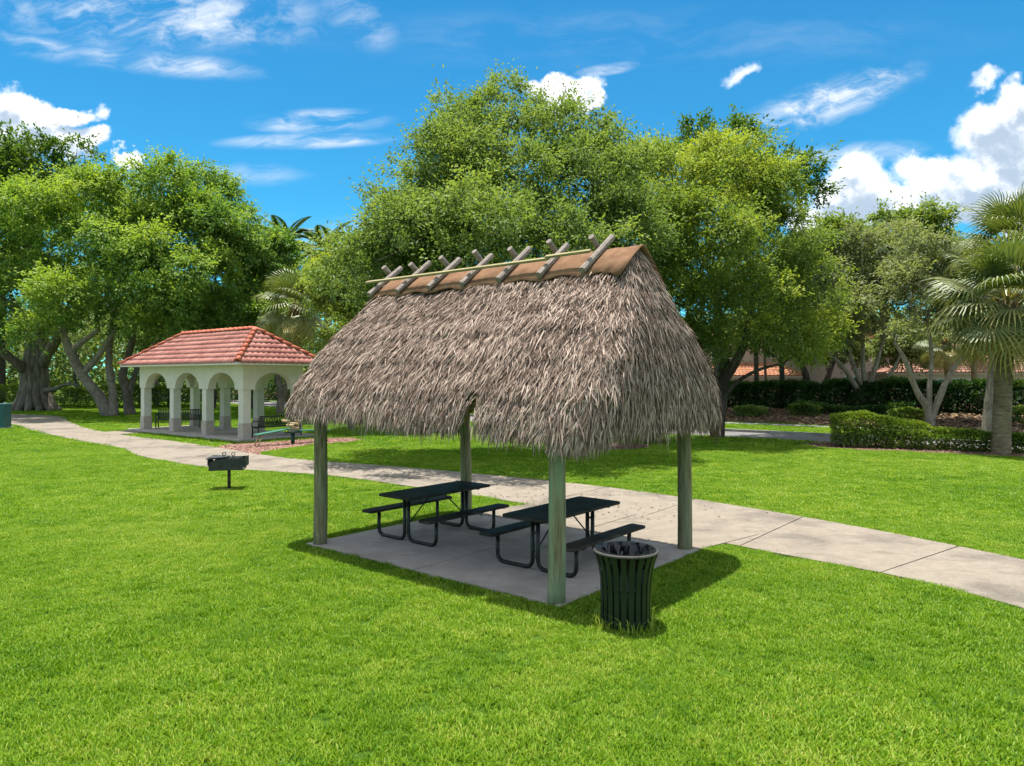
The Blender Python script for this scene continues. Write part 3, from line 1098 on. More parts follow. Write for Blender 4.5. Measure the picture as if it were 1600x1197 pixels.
# underlay shell
mb = MB()
ns, nq = 18, 96
S_ = np.linspace(0, 0.90, ns)
Q_ = np.linspace(0, 4, nq, endpoint=False)
SS, QQ = np.meshgrid(S_, Q_, indexing='ij')
Vh = roof_pt(SS, QQ)
Vh[..., 2] -= 0.05
faces = []
for i in range(ns - 1):
    for j in range(nq):
        xm = Vh[i, j, 0]
        if Vh[i, j, 1] < -1.3 and 0.90 < xm < 1.22 and S_[i + 1] > 0.80:
            continue
        faces.append((i * nq + j, i * nq + (j + 1) % nq, (i + 1) * nq + (j + 1) % nq, (i + 1) * nq + j))
mb.add(Vh.reshape(-1, 3), faces)
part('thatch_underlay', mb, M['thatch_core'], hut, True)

# thatch: every blade a bent strip, laid from eave to ridge
rng = np.random.default_rng(5)
NT_ = 145000
s = rng.uniform(0.0, 1.0, NT_) ** 0.85
wq = np.array([5.3, 2.9, 5.3, 2.9])
side = rng.choice(4, NT_, p=wq / wq.sum())
q = side + rng.uniform(0, 1, NT_)
Lb = rng.uniform(0.08, 0.23, NT_) * np.where(rng.uniform(size=NT_) < 0.08, 1.4, 1.0)
ds = 0.03
pA = roof_pt(np.clip(s - ds, 0, 1), q)
pB = roof_pt(np.clip(s + ds, 0, 1), q)
down = unit(pB - pA + np.array([0, 0, -1e-4]))
q2 = roof_pt(s, q + 0.004)
q1 = roof_pt(s, q - 0.004)
along = unit(q2 - q1)
nrm = unit(np.cross(along, down))
nrm *= np.sign((nrm * np.stack([pA[:, 0] * 0.4, pA[:, 1], np.full(NT_, 0.6)], 1)).sum(1))[:, None]
base = roof_pt(s, q)
# layers: rows of fans make faint courses
row = (s * 7.0) % 1.0
jit = rng.normal(0, 0.36, NT_)
dirs = unit(down + along * jit[:, None] + nrm * rng.uniform(-0.10, 0.28, NT_)[:, None])
start = base - down * (Lb * 0.5)[:, None] + nrm * (rng.uniform(-0.02, 0.05, NT_) + 0.022 * row)[:, None]
hang = np.clip((s - 0.86) / 0.14, 0, 1)
droop = np.array([0, 0, -1.0]) * (0.20 + 0.7 * hang)[:, None]
mid = start + dirs * (Lb * 0.55)[:, None]
d2 = unit(dirs + droop * 0.55 + nrm * rng.uniform(-0.10, 0.12, NT_)[:, None])
tip = mid + d2 * (Lb * 0.55)[:, None]
Wb = rng.uniform(0.007, 0.018, NT_)
tw = unit(np.cross(dirs, nrm) + nrm * rng.normal(0, 0.45, NT_)[:, None])
V5 = np.stack([start - tw * Wb[:, None] * .4, start + tw * Wb[:, None] * .4, mid + tw * Wb[:, None] * .5, tip, mid - tw * Wb[:, None] * .5], 1)
keep = ~((base[:, 1] < -1.3) & (tip[:, 0] > 0.985 + 0.10 * (tip[:, 2] - 2.0)) & (tip[:, 0] < 1.215 - 0.05 * (tip[:, 2] - 2.0)) & (tip[:, 2] < 2.36) & (rng.uniform(size=NT_) < 0.985))
keep &= ~((tip[:, 2] > 3.93) & (np.abs(tip[:, 0]) < 2.40) & (rng.uniform(size=NT_) < 0.995))
# strands dangling from the eave
NE = 2600
qe = rng.choice(4, NE, p=wq / wq.sum()) + rng.uniform(0, 1, NE)
pe = roof_pt(rng.uniform(0.90, 1.0, NE), qe)
sg = np.array([0.55 + 0.45 * mnoise.noise(Vector((p[0] * 1.9, p[1] * 1.9, 1))) for p in pe])
Le = rng.uniform(0.10, 0.28, NE) * np.clip(sg * 1.5, 0.4, 1.4)
outw = unit(np.stack([pe[:, 0] * 0.5, pe[:, 1], np.zeros(NE)], 1))
a = rng.uniform(0, 6.283, NE)
de = unit(np.stack([0.16 * np.cos(a), 0.16 * np.sin(a), -np.ones(NE)], 1))
te = unit(np.stack([-outw[:, 1], outw[:, 0], rng.normal(0, 0.2, NE)], 1))
we = rng.uniform(0.007, 0.016, NE)[:, None]
m_e = pe + (de + outw * 0.15) * (Le * 0.5)[:, None]
t_e = m_e + (de - outw * 0.05) * (Le * 0.55)[:, None]
VE = np.stack([pe - te * we * .5, pe + te * we * .5, m_e + te * we * .5, t_e, m_e - te * we * .5], 1)
ke = ~((pe[:, 1] < -1.3) & (pe[:, 0] > 0.95) & (pe[:, 0] < 1.25) & (rng.uniform(size=NE) < 0.93))
me = quads_mesh('thatch', np.concatenate([V5[keep], VE[ke]]), M['thatch'], None, 5)
o = link('thatch', me, hut)
o['kind'] = 'stuff'

# ridge cap cloth, scalloped lower edges
mb = MB()
nxc = 61
xs = np.linspace(-2.40, 2.46, nxc)
rows = []
for j, (yy, zz) in enumerate(((-0.55, 3.885), (-0.28, 4.120), (-0.06, 4.285), (0.0, 4.305), (0.06, 4.285), (0.28, 4.120), (0.55, 3.885))):
    r = []
    for x in xs:
        sc_ = 0.5 + 0.5 * math.cos((x + 2.43 - 0.358) / 0.717 * 2 * math.pi)
        y, z = yy, zz
        if j in (0, 6):
            k = 0.042 * sc_ * (1 if abs(x) < 2.2 else 0) - (0.03 if x > 2.3 else 0)
            y *= 1 - k * 2.0
            z += k * 1.1
        z += 0.005 * math.sin(x * 9 + j) + 0.004 * math.sin(x * 31 + 2 * j)
        r.append((x, y, z + 0.035))
    rows.append(r)
V = np.array(rows).reshape(-1, 3)
mb.add(V, [(j * nxc + i, j * nxc + i + 1, (j + 1) * nxc + i + 1, (j + 1) * nxc + i) for j in range(6) for i in range(nxc - 1)])
o = part('ridge_cap', mb, M['cap'], hut, True, label='brown cloth ridge cap')
sm = o.modifiers.new('solid', 'SOLIDIFY')
sm.thickness = 0.012
for i in range(7):
    t = -2.43 + 0.717 * i
    for sgn in (1, -1):
        mb = MB()
        x = t if sgn == 1 else t - 0.105
        a = Vector((x + random.uniform(-.01, .01), -0.55 * sgn, 4.00 - 0.02 * random.random()))
        b = Vector((x + random.uniform(-.03, .03), 0.15 * sgn, 4.53 + random.uniform(-.03, .03)))
        mb.tube([a.lerp(b, k) for k in (0, .25, .5, .75, 1)], [0.048, 0.046, 0.047, 0.045, 0.046], 8, 0.05)
        part('ridge_pole', mb, M['ridge_wood'], hut, False)
for sgn in (1, -1):
    for (x0, x1, dz) in ((-2.68, 1.22, 0.0), (1.17, 1.90, 0.028)):
        mb = MB()
        mb.bar((x0, -0.40 * sgn, 4.235 + dz), (x1, -0.40 * sgn, 4.235 + dz), 0.062, 0.036, (0, -0.5 * sgn, 0.86))
        part('ridge_rail', mb, M['rail_wood'], hut, bevel=0.004)


# ------------------------------------------------------------------ picnic tables
def rounded_rect(lx, ly, r, n=5):
    p = []
    for cx_, cy_, a0 in ((lx / 2 - r, ly / 2 - r, 0), (-lx / 2 + r, ly / 2 - r, 90), (-lx / 2 + r, -ly / 2 + r, 180), (lx / 2 - r, -ly / 2 + r, 270)):
        for k in range(n):
            a = R(a0 + 90 * k / (n - 1))
            p.append((cx_ + r * math.cos(a), cy_ + r * math.sin(a)))
    return p


def board(mb, lx, ly, r, cx_, cy_, zt, thick=0.042):
    poly = [(x + cx_, y + cy_) for x, y in rounded_rect(lx, ly, r)]
    mb.prism(poly, zt - thick, zt)


def smooth_path(pts, n=5, r=0.14):
    """polyline with rounded corners"""
    pts = [Vector(p) for p in pts]
    o = [pts[0]]
    for i in range(1, len(pts) - 1):
        a = (pts[i - 1] - pts[i]).normalized() * r + pts[i]
        b = (pts[i + 1] - pts[i]).normalized() * r + pts[i]
        for k in range(n + 1):
            t = k / n
            o.append(a.lerp(pts[i], t).lerp(pts[i].lerp(b, t), t))
    o.append(pts[-1])
    return o


def picnic_table():
    t = thing('picnic_table', '', 'picnic table', group='picnic tables under the thatched hut')
    z0 = 0.036
    mb = MB()
    board(mb, 1.86, 0.75, 0.05, 0, 0, z0 + 0.745)
    part('tabletop', mb, M['black_mesh'], t, bevel=0.014)
    for sy in (-1, 1):
        mb = MB()
        board(mb, 1.86, 0.255, 0.045, 0, sy * 0.66, z0 + 0.445)
        part('seat', mb, M['black_mesh'], t, bevel=0.012)
    for sx in (-1, 1):
        for sy in (-1, 1):
            mb = MB()
            x = sx * 0.66
            pts = smooth_path([(x, sy * 0.045, z0 + 0.70), (x, sy * 0.045, z0 + 0.024), (x, sy * 0.66, z0 + 0.024), (x, sy * 0.66, z0 + 0.40)], 6, 0.13)
            mb.tube(pts, 0.029, 10)
            part('leg', mb, M['black'], t, True)
        mb = MB()
        mb.bar((sx * 0.66, -0.33, z0 + 0.692), (sx * 0.66, 0.33, z0 + 0.692), 0.04, 0.02)
        part('top_bracket', mb, M['black'], t)
        for zc in (0.18, 0.50):
            mb = MB()
            mb.box((sx * 0.66, 0, z0 + zc), (0.02, 0.13, 0.03))
            part('clamp', mb, M['can_rim'], t)
        mb = MB()
        mb.tube([(sx * 0.65, 0, z0 + 0.24), (sx * 0.12, 0, z0 + 0.69)], 0.011, 8)
        part('brace', mb, M['black'], t)
    return t


pt1 = picnic_table()
pt1['label'] = 'black picnic table behind the near green post, beside the litter bin'
# long axis lies along the hut's short side
TBR = math.atan2(0.772, 0.636)
pt1.location = (0.73, 9.98, 0)
pt1.rotation_euler = (0, 0, TBR)
pt2 = copy_tree(pt1)
pt2['label'] = 'farther black picnic table between the left posts, next to the grass edge'
pt2.location = (-1.23, 11.64, 0)

# ------------------------------------------------------------------ litter bin
CANX, CANY = 1.20, 7.50
can = thing('litter_bin', 'dark green slatted litter bin with flared top and black bag on the grass', 'litter bin', (CANX, CANY, 0), 0.2)
nsl = 22
slat0 = None
for k in range(nsl):
    if slat0 is None:
        mb = MB()
        prof = [(0.262, 0.02), (0.262, 0.30), (0.268, 0.48), (0.285, 0.60), (0.312, 0.70), (0.338, 0.765)]
        V, F = [], []
        for r, z in prof:
            for dy, dr in ((-0.027, 0), (0.027, 0), (0.027, -0.007), (-0.027, -0.007)):
                V.append((r + dr, dy, z))
        for i in range(len(prof) - 1):
            for j in range(4):
                j2 = (j + 1) % 4
                F.append((i * 4 + j, i * 4 + j2, (i + 1) * 4 + j2, (i + 1) * 4 + j))
        F += [(3, 2, 1, 0), (20, 21, 22, 23)]
        mb.add(V, F)
        slat0 = mb.mesh('slat', M['can_green'])
    link('slat', slat0, can, (0, 0, 0), 2 * math.pi * k / nsl)
mb = MB()
mb.lathe([(0.328 + 0.017 * math.cos(a), 0.78 + 0.017 * math.sin(a)) for a in np.linspace(0, 2 * math.pi, 11)], 40)
part('rim', mb, M['can_rim'], can, True)
for zr in (0.06, 0.40):
    mb = MB()
    mb.lathe([(0.252, zr), (0.256, zr), (0.256, zr + 0.04), (0.252, zr + 0.04)], 32)
    part('hoop', mb, M['can_green'], can, True)
mb = MB()
mb.lathe([(0.0, 0.05), (0.225, 0.05), (0.245, 0.62), (0.24, 0.62)], 32)
part('inner_liner', mb, M['can_liner'], can, True)
mb = MB()
segb = 72
prof = [(0.318, 0.802), (0.300, 0.803), (0.285, 0.77), (0.262, 0.70), (0.235, 0.62), (0.215, 0.50), (0.20, 0.40), (0.10, 0.36), (0.001, 0.35)]
V = []
for i, (r, z) in enumerate(prof):
    for k in range(segb):
        a = 2 * math.pi * k / segb
        amp = (0.0, 0.004, 0.014, 0.020, 0.026, 0.026, 0.03, 0.03, 0)[i]
        rr = r + amp * math.sin(a * 13 + i * 1.3 + 2 * math.sin(a * 3)) + amp * 0.7 * math.sin(a * 29 + i * 2.1)
        V.append((rr * math.cos(a), rr * math.sin(a), z + amp * 0.6 * math.sin(a * 7 + i)))
mb.add(V, [(i * segb + k, i * segb + (k + 1) % segb, (i + 1) * segb + (k + 1) % segb, (i + 1) * segb + k) for i in range(len(prof) - 1) for k in range(segb)])
part('bin_bag', mb, M['bag'], can, False)

# taller weeds at the bin's foot
rng = np.random.default_rng(8)
nw = 190
a = rng.uniform(0, 6.283, nw)
rr = rng.uniform(0.25, 0.37, nw)
P0 = np.stack([CANX + rr * np.cos(a), CANY + rr * np.sin(a), np.zeros(nw)], 1)
H = rng.uniform(0.08, 0.22, nw) * np.where(rng.uniform(size=nw) < 0.12, 1.5, 1)
la = rng.uniform(0, 6.283, nw)
le = rng.uniform(0.1, 0.5, nw)
D = unit(np.stack([np.cos(la) * le, np.sin(la) * le, np.ones(nw)], 1))
S = np.stack([-np.sin(la), np.cos(la), np.zeros(nw)], 1) * rng.uniform(0.002, 0.004, nw)[:, None]
mid = P0 + D * (H * 0.6)[:, None]
tip = mid + unit(D + np.stack([np.cos(la), np.sin(la), -0.4 * np.ones(nw)], 1))* (H * 0.5)[:, None]
me = quads_mesh('weeds', np.stack([P0 - S, P0 + S, mid + S, tip, mid - S], 1), M['grass'], rng.uniform(0.7, 1.3, nw), 5)
o = link('weeds', me)
o['kind'] = 'stuff'
o['label'] = 'tall thin weeds growing round the foot of the litter bin'

# ------------------------------------------------------------------ park grill
GX, GY = gp(358, 764)
gr = thing('park_grill', 'black iron barbecue grill on a single post standing in the lawn', 'grill', (GX, GY, 0), R(12))
mb = MB()
mb.tube([(0, 0, -0.05), (0, 0, 0.50)], 0.036, 12)
part('grill_post', mb, M['grill_post'], gr, True)
# firebox: long front and back plates, low ends with sloped cut
zb, zt = 0.46, 0.80
LX, LY = 0.40, 0.25
mb = MB()
mb.box((0, 0, zb + 0.012), (2 * LX - 0.1, 2 * LY, 0.02))
part('firebox_floor', mb, M['grill'], gr)
for sy in (-1, 1):
    mb = MB()
    poly = [(-LX, zb), (LX - 0.06, zb + 0.01), (LX - 0.06, zb + 0.07), (LX, zb + 0.07), (LX, zt - 0.05), (-LX + 0.10, zt - 0.10), (-LX, zt - 0.16)]
    y0, y1 = sy * LY - 0.006, sy * LY + 0.006
    n = len(poly)
    V = [(x, y0, z) for x, z in poly] + [(x, y1, z) for x, z in poly]
    mb.add(V, [tuple(range(n - 1, -1, -1)), tuple(range(n, 2 * n))] + [(i, (i + 1) % n, n + (i + 1) % n, n + i) for i in range(n)])
    part('side_plate', mb, M['grill'], gr)
mb = MB()
mb.box((LX - 0.004, 0, zb + 0.19), (0.010, 2 * LY - 0.014, 0.22))
part('end_plate', mb, M['grill'], gr)
mb = MB()
poly = [(-LY - 0.10, zt - 0.20), (-LY - 0.10, zt - 0.06), (LY + 0.02, zt - 0.03), (LY + 0.02, zb + 0.02), (0.05, zb + 0.02)]
n = len(poly)
V = [(-LX - 0.008, y, z) for y, z in poly] + [(-LX + 0.004, y, z) for y, z in poly]
mb.add(V, [tuple(range(n - 1, -1, -1)), tuple(range(n, 2 * n))] + [(i, (i + 1) % n, n + (i + 1) % n, n + i) for i in range(n)])
part('end_plate', mb, M['grill'], gr)
mb = MB()
for k in range(15):
    y = -LY + 0.02 + (2 * LY - 0.04) * k / 14
    mb.bar((-LX - 0.07, y, zt - 0.07), (LX - 0.12, y, zt - 0.065), 0.012, 0.012)
for x in (-LX, -0.1, LX - 0.14):
    mb.bar((x, -LY + 0.01, zt - 0.082), (x, LY - 0.01, zt - 0.082), 0.016, 0.012)
part('grate', mb, M['grill'], gr)
mb = MB()
mb.add([(-LX + 0.02, -LY + 0.01, zt - 0.055), (-0.02, -LY + 0.02, zt - 0.035), (0.0, LY - 0.05, zt - 0.045), (-LX, LY - 0.08, zt - 0.02),
        (-LX + 0.02, -LY + 0.01, zt - 0.047), (-0.02, -LY + 0.02, zt - 0.027), (0.0, LY - 0.05, zt - 0.037), (-LX, LY - 0.08, zt - 0.012)],
       [(3, 2, 1, 0), (4, 5, 6, 7), (0, 1, 5, 4), (1, 2, 6, 5), (2, 3, 7, 6), (3, 0, 4, 7)])
part('griddle_plate', mb, M['grill'], gr)
for (x, y) in ((-0.11, -0.02), (0.12, -LY + 0.06)):
    mb = MB()
    mb.tube([(x + 0.038 * math.cos(t_) + 0.0, y + 0.012 * k / 8, zt + 0.025 + 0.038 * math.sin(t_)) for k, t_ in enumerate(np.linspace(-1.5, 11.0, 34))], 0.008, 6)
    mb.tube([(x, y, zt - 0.07), (x, y, zt - 0.01)], 0.008, 6)
    part('coil_handle', mb, M['grill'], gr, True)

# ------------------------------------------------------------------ pavilion (stucco gazebo with clay tile roof)
gz = thing('pavilion', 'cream stucco pavilion with arches and red clay tile hip roof', 'pavilion', (GAZ_C[0], GAZ_C[1], 0), GAZ_RZ)
mb = MB()
mb.prism([(-5.1, -1.85), (5.05, -1.85), (5.05, 1.85), (-5.1, 1.85)], -0.1, 0.09)
part('floor', mb, M['slab'], gz, bevel=0.01)
WT = 0.36
SPR, ATOP, WTOP = 2.10, 0.70, 3.14


def arch_wall(length, centers, r, horizontal=True):
    """arched wall panel along x, centred, from spring line to top"""
    mb = MB()
    xs = sorted(set(np.round(np.concatenate([[-length / 2, length / 2]] + [c + r * np.cos(np.linspace(0, math.pi, 25)) for c in centers]), 5)))
    lo = []
    for x in xs:
        z = SPR
        for c in centers:
            if abs(x - c) < r - 1e-6:
                z = SPR + 0.04 + ATOP * math.sqrt(max(0, 1 - ((x - c) / r) ** 2)) * 0.96
        lo.append(z)
    n = len(xs)
    V = []
    for y in (-WT / 2, WT / 2):
        V += [(x, y, z) for x, z in zip(xs, lo)] + [(x, y, WTOP) for x in xs]
    F = []
    for i in range(n - 1):
        F.append((i, i + 1, n + i + 1, n + i))
        F.append((2 * n + i + 1, 2 * n + i, 3 * n + i, 3 * n + i + 1))
        F.append((i + 1, i, 2 * n + i, 2 * n + i + 1))
        F.append((n + i, n + i + 1, 3 * n + i + 1, 3 * n + i))
    F.append((0, n, 3 * n, 2 * n))
    F.append((n - 1, 3 * n - 1, 4 * n - 1, 2 * n - 1))
    mb.add(V, F)
    return mb


colx = [-4.65 + 0.225 + i * (9.3 - 0.45) / 3 for i in range(4)]
bays = [(colx[i] + colx[i + 1]) / 2 for i in range(3)]
for sy in (-1, 1):
    o = part('arched_wall', arch_wall(9.3, bays, 1.08), M['stucco'], gz, loc=(0, sy * (1.45 - WT / 2), 0))
for sx in (-1, 1):
    o = part('arched_wall', arch_wall(2.9 - 2 * WT - 0.004, [0.0], 0.90), M['stucco'], gz, loc=(sx * (4.65 - WT / 2), 0, 0))
    o.rotation_euler = (0, 0, R(90))
for sy in (-1, 1):
    for x in colx:
        y = sy * (1.45 - 0.21)
        mb = MB()
        mb.box((x, y, 1.40), (0.36, 0.36, 1.396))
        part('column', mb, M['stucco'], gz, bevel=0.01)
        mb = MB()
        mb.box((x, y, 0.395), (0.40, 0.40, 0.61))
        part('column_base', mb, M['stucco_band'], gz, bevel=0.01)
RX, RY, EZ, TZ, RH = 5.30, 2.10, 3.20, 4.70, 3.20
mb = MB()
mb.box((0, 0, EZ - 0.045), (2 * RX - 0.06, 2 * RY - 0.06, 0.05))
part('soffit', mb, M['white_trim'], gz)
for (c, sz) in (((0, -RY + 0.015, EZ - 0.03), (2 * RX, 0.028, 0.10)), ((0, RY - 0.015, EZ - 0.03), (2 * RX, 0.028, 0.10)), ((RX - 0.015, 0, EZ - 0.03), (0.028, 2 * RY - 0.06, 0.10)), ((-RX + 0.015, 0, EZ - 0.03), (0.028, 2 * RY - 0.06, 0.10))):
    mb = MB()
    mb.box(c, sz)
    part('fascia', mb, M['white_trim'], gz)


def tile_slope(mb, A, B, ridgeA, ridgeB, pitch=0.255, course=0.36, wave=0.042, step_=0.035):
    """barrel tiles between eave A-B and ridge ridgeA-ridgeB"""
    A, B, C, D_ = (np.array(k, float) for k in (A, B, ridgeA, ridgeB))
    ex = (B - A) / np.linalg.norm(B - A)
    Lr = np.linalg.norm(B - A)
    nrm = np.cross(ex, (C - A) if np.linalg.norm(C - A) > 0 else (D_ - A))
    nrm /= np.linalg.norm(nrm)
    if nrm[2] < 0:
        nrm = -nrm
    ey = np.cross(nrm, ex)
    if ey[2] < 0:
        ey = -ey
    H = (C - A) @ ey
    xc0, xd0 = (C - A) @ ex, (D_ - A) @ ex
    nr = max(1, int(round(H / course)))
    per = 8
    for k in range(nr):
        y0, y1 = H * k / nr, H * (k + 1) / nr
        ym = (y0 + y1) / 2
        xa = xc0 * ym / H
        xb = Lr + (xd0 - Lr) * ym / H
        n = max(2, int((xb - xa) / pitch * per))
        xs = np.linspace(xa, xb, n)
        ph = xs / pitch * 2 * math.pi
        wv_ = wave * (np.abs(np.sin(ph / 2)) * 1.6 - 0.5)
        P0 = A + np.outer(xs, ex) + ey * (y0 - 0.02) + np.outer(wv_ + step_ + 0.02, nrm)
        P1 = A + np.outer(xs, ex) + ey * y1 + np.outer(wv_ * 0.9 + 0.02, nrm)
        P2 = A + np.outer(xs, ex) + ey * (y0 - 0.02) + np.outer(wv_ * 0.8 - 0.02, nrm)
        mb.add(np.concatenate([P0, P1, P2]), [(i, i + 1, n + i + 1, n + i) for i in range(n - 1)] + [(2 * n + i, 2 * n + i + 1, i + 1, i) for i in range(n - 1)])


e = [(-RX, -RY, EZ), (RX, -RY, EZ), (RX, RY, EZ), (-RX, RY, EZ)]
r0, r1 = (-RH, 0, TZ), (RH, 0, TZ)
mb = MB()
tile_slope(mb, e[0], e[1], r0, r1)
tile_slope(mb, e[1], e[2], r1, r1)
tile_slope(mb, e[2], e[3], r1, r0)
tile_slope(mb, e[3], e[0], r0, r0)
o = part('roof_tiles', mb, M['tile'], gz, True, kind='stuff')
mb = MB()
mb.add([e[0], e[1], e[2], e[3], r0, r1], [(0, 1, 5, 4), (1, 2, 5), (2, 3, 4, 5), (3, 0, 4)])
part('roof_deck', mb, M['tile'], gz)
captile = None
for (a, b) in ((e[0], r0), (e[1], r1), (e[2], r1), (e[3], r0), (r0, r1)):
    a, b = Vector(a), Vector(b)
    L = (b - a).length
    n = max(1, int(round(L / 0.40)))
    for k in range(n):
        if captile is None:
            mb = MB()
            V, F = [], []
            for i, (x, r_, dz) in enumerate(((-0.24, 0.125, 0.045), (0.24, 0.105, 0.01))):
                for j in range(9):
                    t_ = math.pi * j / 8
                    V.append((x, r_ * math.cos(t_), r_ * math.sin(t_) * 0.9 + dz))
                for j in range(9):
                    t_ = math.pi * j / 8
                    V.append((x, (r_ - 0.02) * math.cos(t_), (r_ - 0.02) * math.sin(t_) * 0.9 + dz - 0.01))
            for j in range(8):
                F += [(j, j + 1, 18 + j + 1, 18 + j), (9 + j + 1, 9 + j, 27 + j, 27 + j + 1), (j + 1, j, 9 + j, 9 + j + 1)]
            mb.add(V, F)
            captile = mb.mesh('ridge_tile', M['tile_cap'], True)
        o = link('ridge_tile', captile, gz, a.lerp(b, (k + 0.5) / n) + Vector((0, 0, 0.035)))
        d = (b - a).normalized()
        o.rotation_euler = (0, -math.asin(d.z), math.atan2(d.y, d.x))


# ------------------------------------------------------------------ slatted benches in the pavilion
def bench():
    t = thing('park_bench', '', 'bench', group='black slatted benches in the pavilion')
    L = 2.0
    mb = MB()
    for k in range(25):
        x = -L / 2 + 0.06 + (L - 0.12) * k / 24
        pts = [(x, -0.22, 0.42), (x, 0.16, 0.43), (x, 0.26, 0.62), (x, 0.33, 0.88)]
        for a, b in zip(pts[:-1], pts[1:]):
            mb.bar(a, b, 0.048, 0.012, (0, -0.6, 0.8))
    o = part('slats', mb, M['bench_black'], t, kind='stuff')
    for y, z in ((-0.23, 0.42), (0.18, 0.42), (0.335, 0.89)):
        mb = MB()
        mb.tube([(-L / 2, y, z), (L / 2, y, z)], 0.02, 8)
        part('rail', mb, M['bench_black'], t)
    for sx in (-1, 1):
        x = sx * (L / 2 + 0.01)
        mb = MB()
        mb.tube([(x, -0.27, 0.0), (x, -0.24, 0.25), (x, -0.25, 0.44)], 0.028, 8)
        mb.tube([(x, 0.30, 0.0), (x, 0.20, 0.25), (x, 0.19, 0.44), (x, 0.34, 0.90)], 0.028, 8)
        mb.tube([(x, -0.25, 0.40), (x, 0.20, 0.40)], 0.025, 8)
        part('end_frame', mb, M['bench_black'], t, True)
        mb = MB()
        mb.tube([(x, 0.26, 0.66), (x, 0.02, 0.68), (x, -0.20, 0.67), (x, -0.30, 0.60), (x, -0.28, 0.50), (x, -0.25, 0.44)], 0.024, 8)
        part('armrest', mb, M['bench_black'], t, True)
    return t


bn1 = bench()
bn1['label'] = 'black slatted bench inside the pavilion behind its leftmost front columns'
q = GAZ_C + GU * (-3.72) + GV * 0.05
bn1.location = (q[0], q[1], 0.09)
bn1.rotation_euler = (0, 0, GAZ_RZ + R(52))
bn2 = copy_tree(bn1)
bn2['label'] = 'black slatted bench behind the green exercise bench, at the pavilion end by the hut'
q = GAZ_C + GU * 4.55 + GV * 0.2
bn2.location = (q[0], q[1], 0.09)
bn2.rotation_euler = (0, 0, GAZ_RZ + R(-90))

# ------------------------------------------------------------------ exercise bench on the mulch
EBX, EBY = gp(457.6, 693.7)
ex = thing('exercise_bench', 'green sit up exercise bench with tan rollers on the red mulch', 'exercise bench', (EBX, EBY, 0.014), math.atan2(0.735, 0.678))
mb = MB()
mb.tube([(0, 0, -0.05), (0, 0, 0.40)], 0.075, 12)
mb.tube([(0, 0, 0.38), (0, 0, 0.42)], 0.10, 12)
part('post', mb, M['fit_dark'], ex, True)
mb = MB()
mb.bar((-0.30, 0, 0.44), (0.32, 0, 0.44), 0.30, 0.05)
part('mounting_plate', mb, M['fit_dark'], ex, bevel=0.01)
mb = MB()
mb.bar((-1.55, 0, 0.43), (-0.72, 0, 0.53), 0.36, 0.035)
mb.bar((-0.71, 0, 0.532), (-0.16, 0, 0.60), 0.36, 0.035)
part('sit_up_board', mb, M['fit_green'], ex, bevel=0.01)
mb = MB()
mb.bar((0.16, 0, 0.50), (1.62, 0, 0.46), 0.36, 0.035)
part('sit_up_board', mb, M['fit_green'], ex, bevel=0.01)
for (a, b, c) in (((-1.30, -0.1, 0.44), (-1.42, -0.12, 0.25), (-1.52, -0.16, -0.02)), ((-1.30, 0.1, 0.44), (-1.42, 0.12, 0.25), (-1.52, 0.16, -0.02)), ((1.30, -0.1, 0.45), (1.42, -0.12, 0.3), (1.46, -0.16, -0.02)), ((1.30, 0.1, 0.45), (1.42, 0.12, 0.3), (1.46, 0.16, -0.02))):
    mb = MB()
    mb.tube([a, b, c], 0.027, 8)
    part('leg', mb, M['fit_tan'], ex, True)
for x in (-0.20, 0.24):
    mb = MB()
    mb.tube([(x, 0, 0.46), (x, 0, 0.86)], 0.03, 8)
    part('upright', mb, M['fit_tan'], ex)
for (x, z, l) in ((-0.30, 0.90, 0.24), (-0.12, 0.72, 0.22), (0.05, 0.78, 0.24), (0.10, 0.60, 0.22), (0.24, 0.88, 0.18)):
    mb = MB()
    mb.tube([(x, -l, z), (x, l, z)], 0.05, 12)
    part('roller', mb, M['fit_tan'], ex, True)

# ------------------------------------------------------------------ teal utility cabinet at the path
ub = thing('utility_cabinet', 'teal green utility cabinet standing beside the far end of the footpath', 'utility cabinet', (-26.2, 36.2, 0), R(8))
mb = MB()
mb.box((0, 0, 0.62), (0.95, 0.75, 1.2))
part('body', mb, M['teal'], ub, bevel=0.03)
mb = MB()
mb.box((0, 0, 1.245), (1.02, 0.82, 0.06))
part('lid', mb, M['teal'], ub, bevel=0.02)
mb = MB()
mb.box((0, 0, 0.03), (1.1, 0.9, 0.10))
part('plinth', mb, M['kerb'], ub)
mb = MB()
mb.box((0.08, -0.385, 0.66), (0.6, 0.02, 0.9))
part('door', mb, M['teal'], ub, bevel=0.008)
mb = MB()
mb.tube([(0.30, 0.1, 1.27), (0.30, 0.1, 1.33)], 0.05, 10)
part('vent_cap', mb, M['white_trim'], ub)


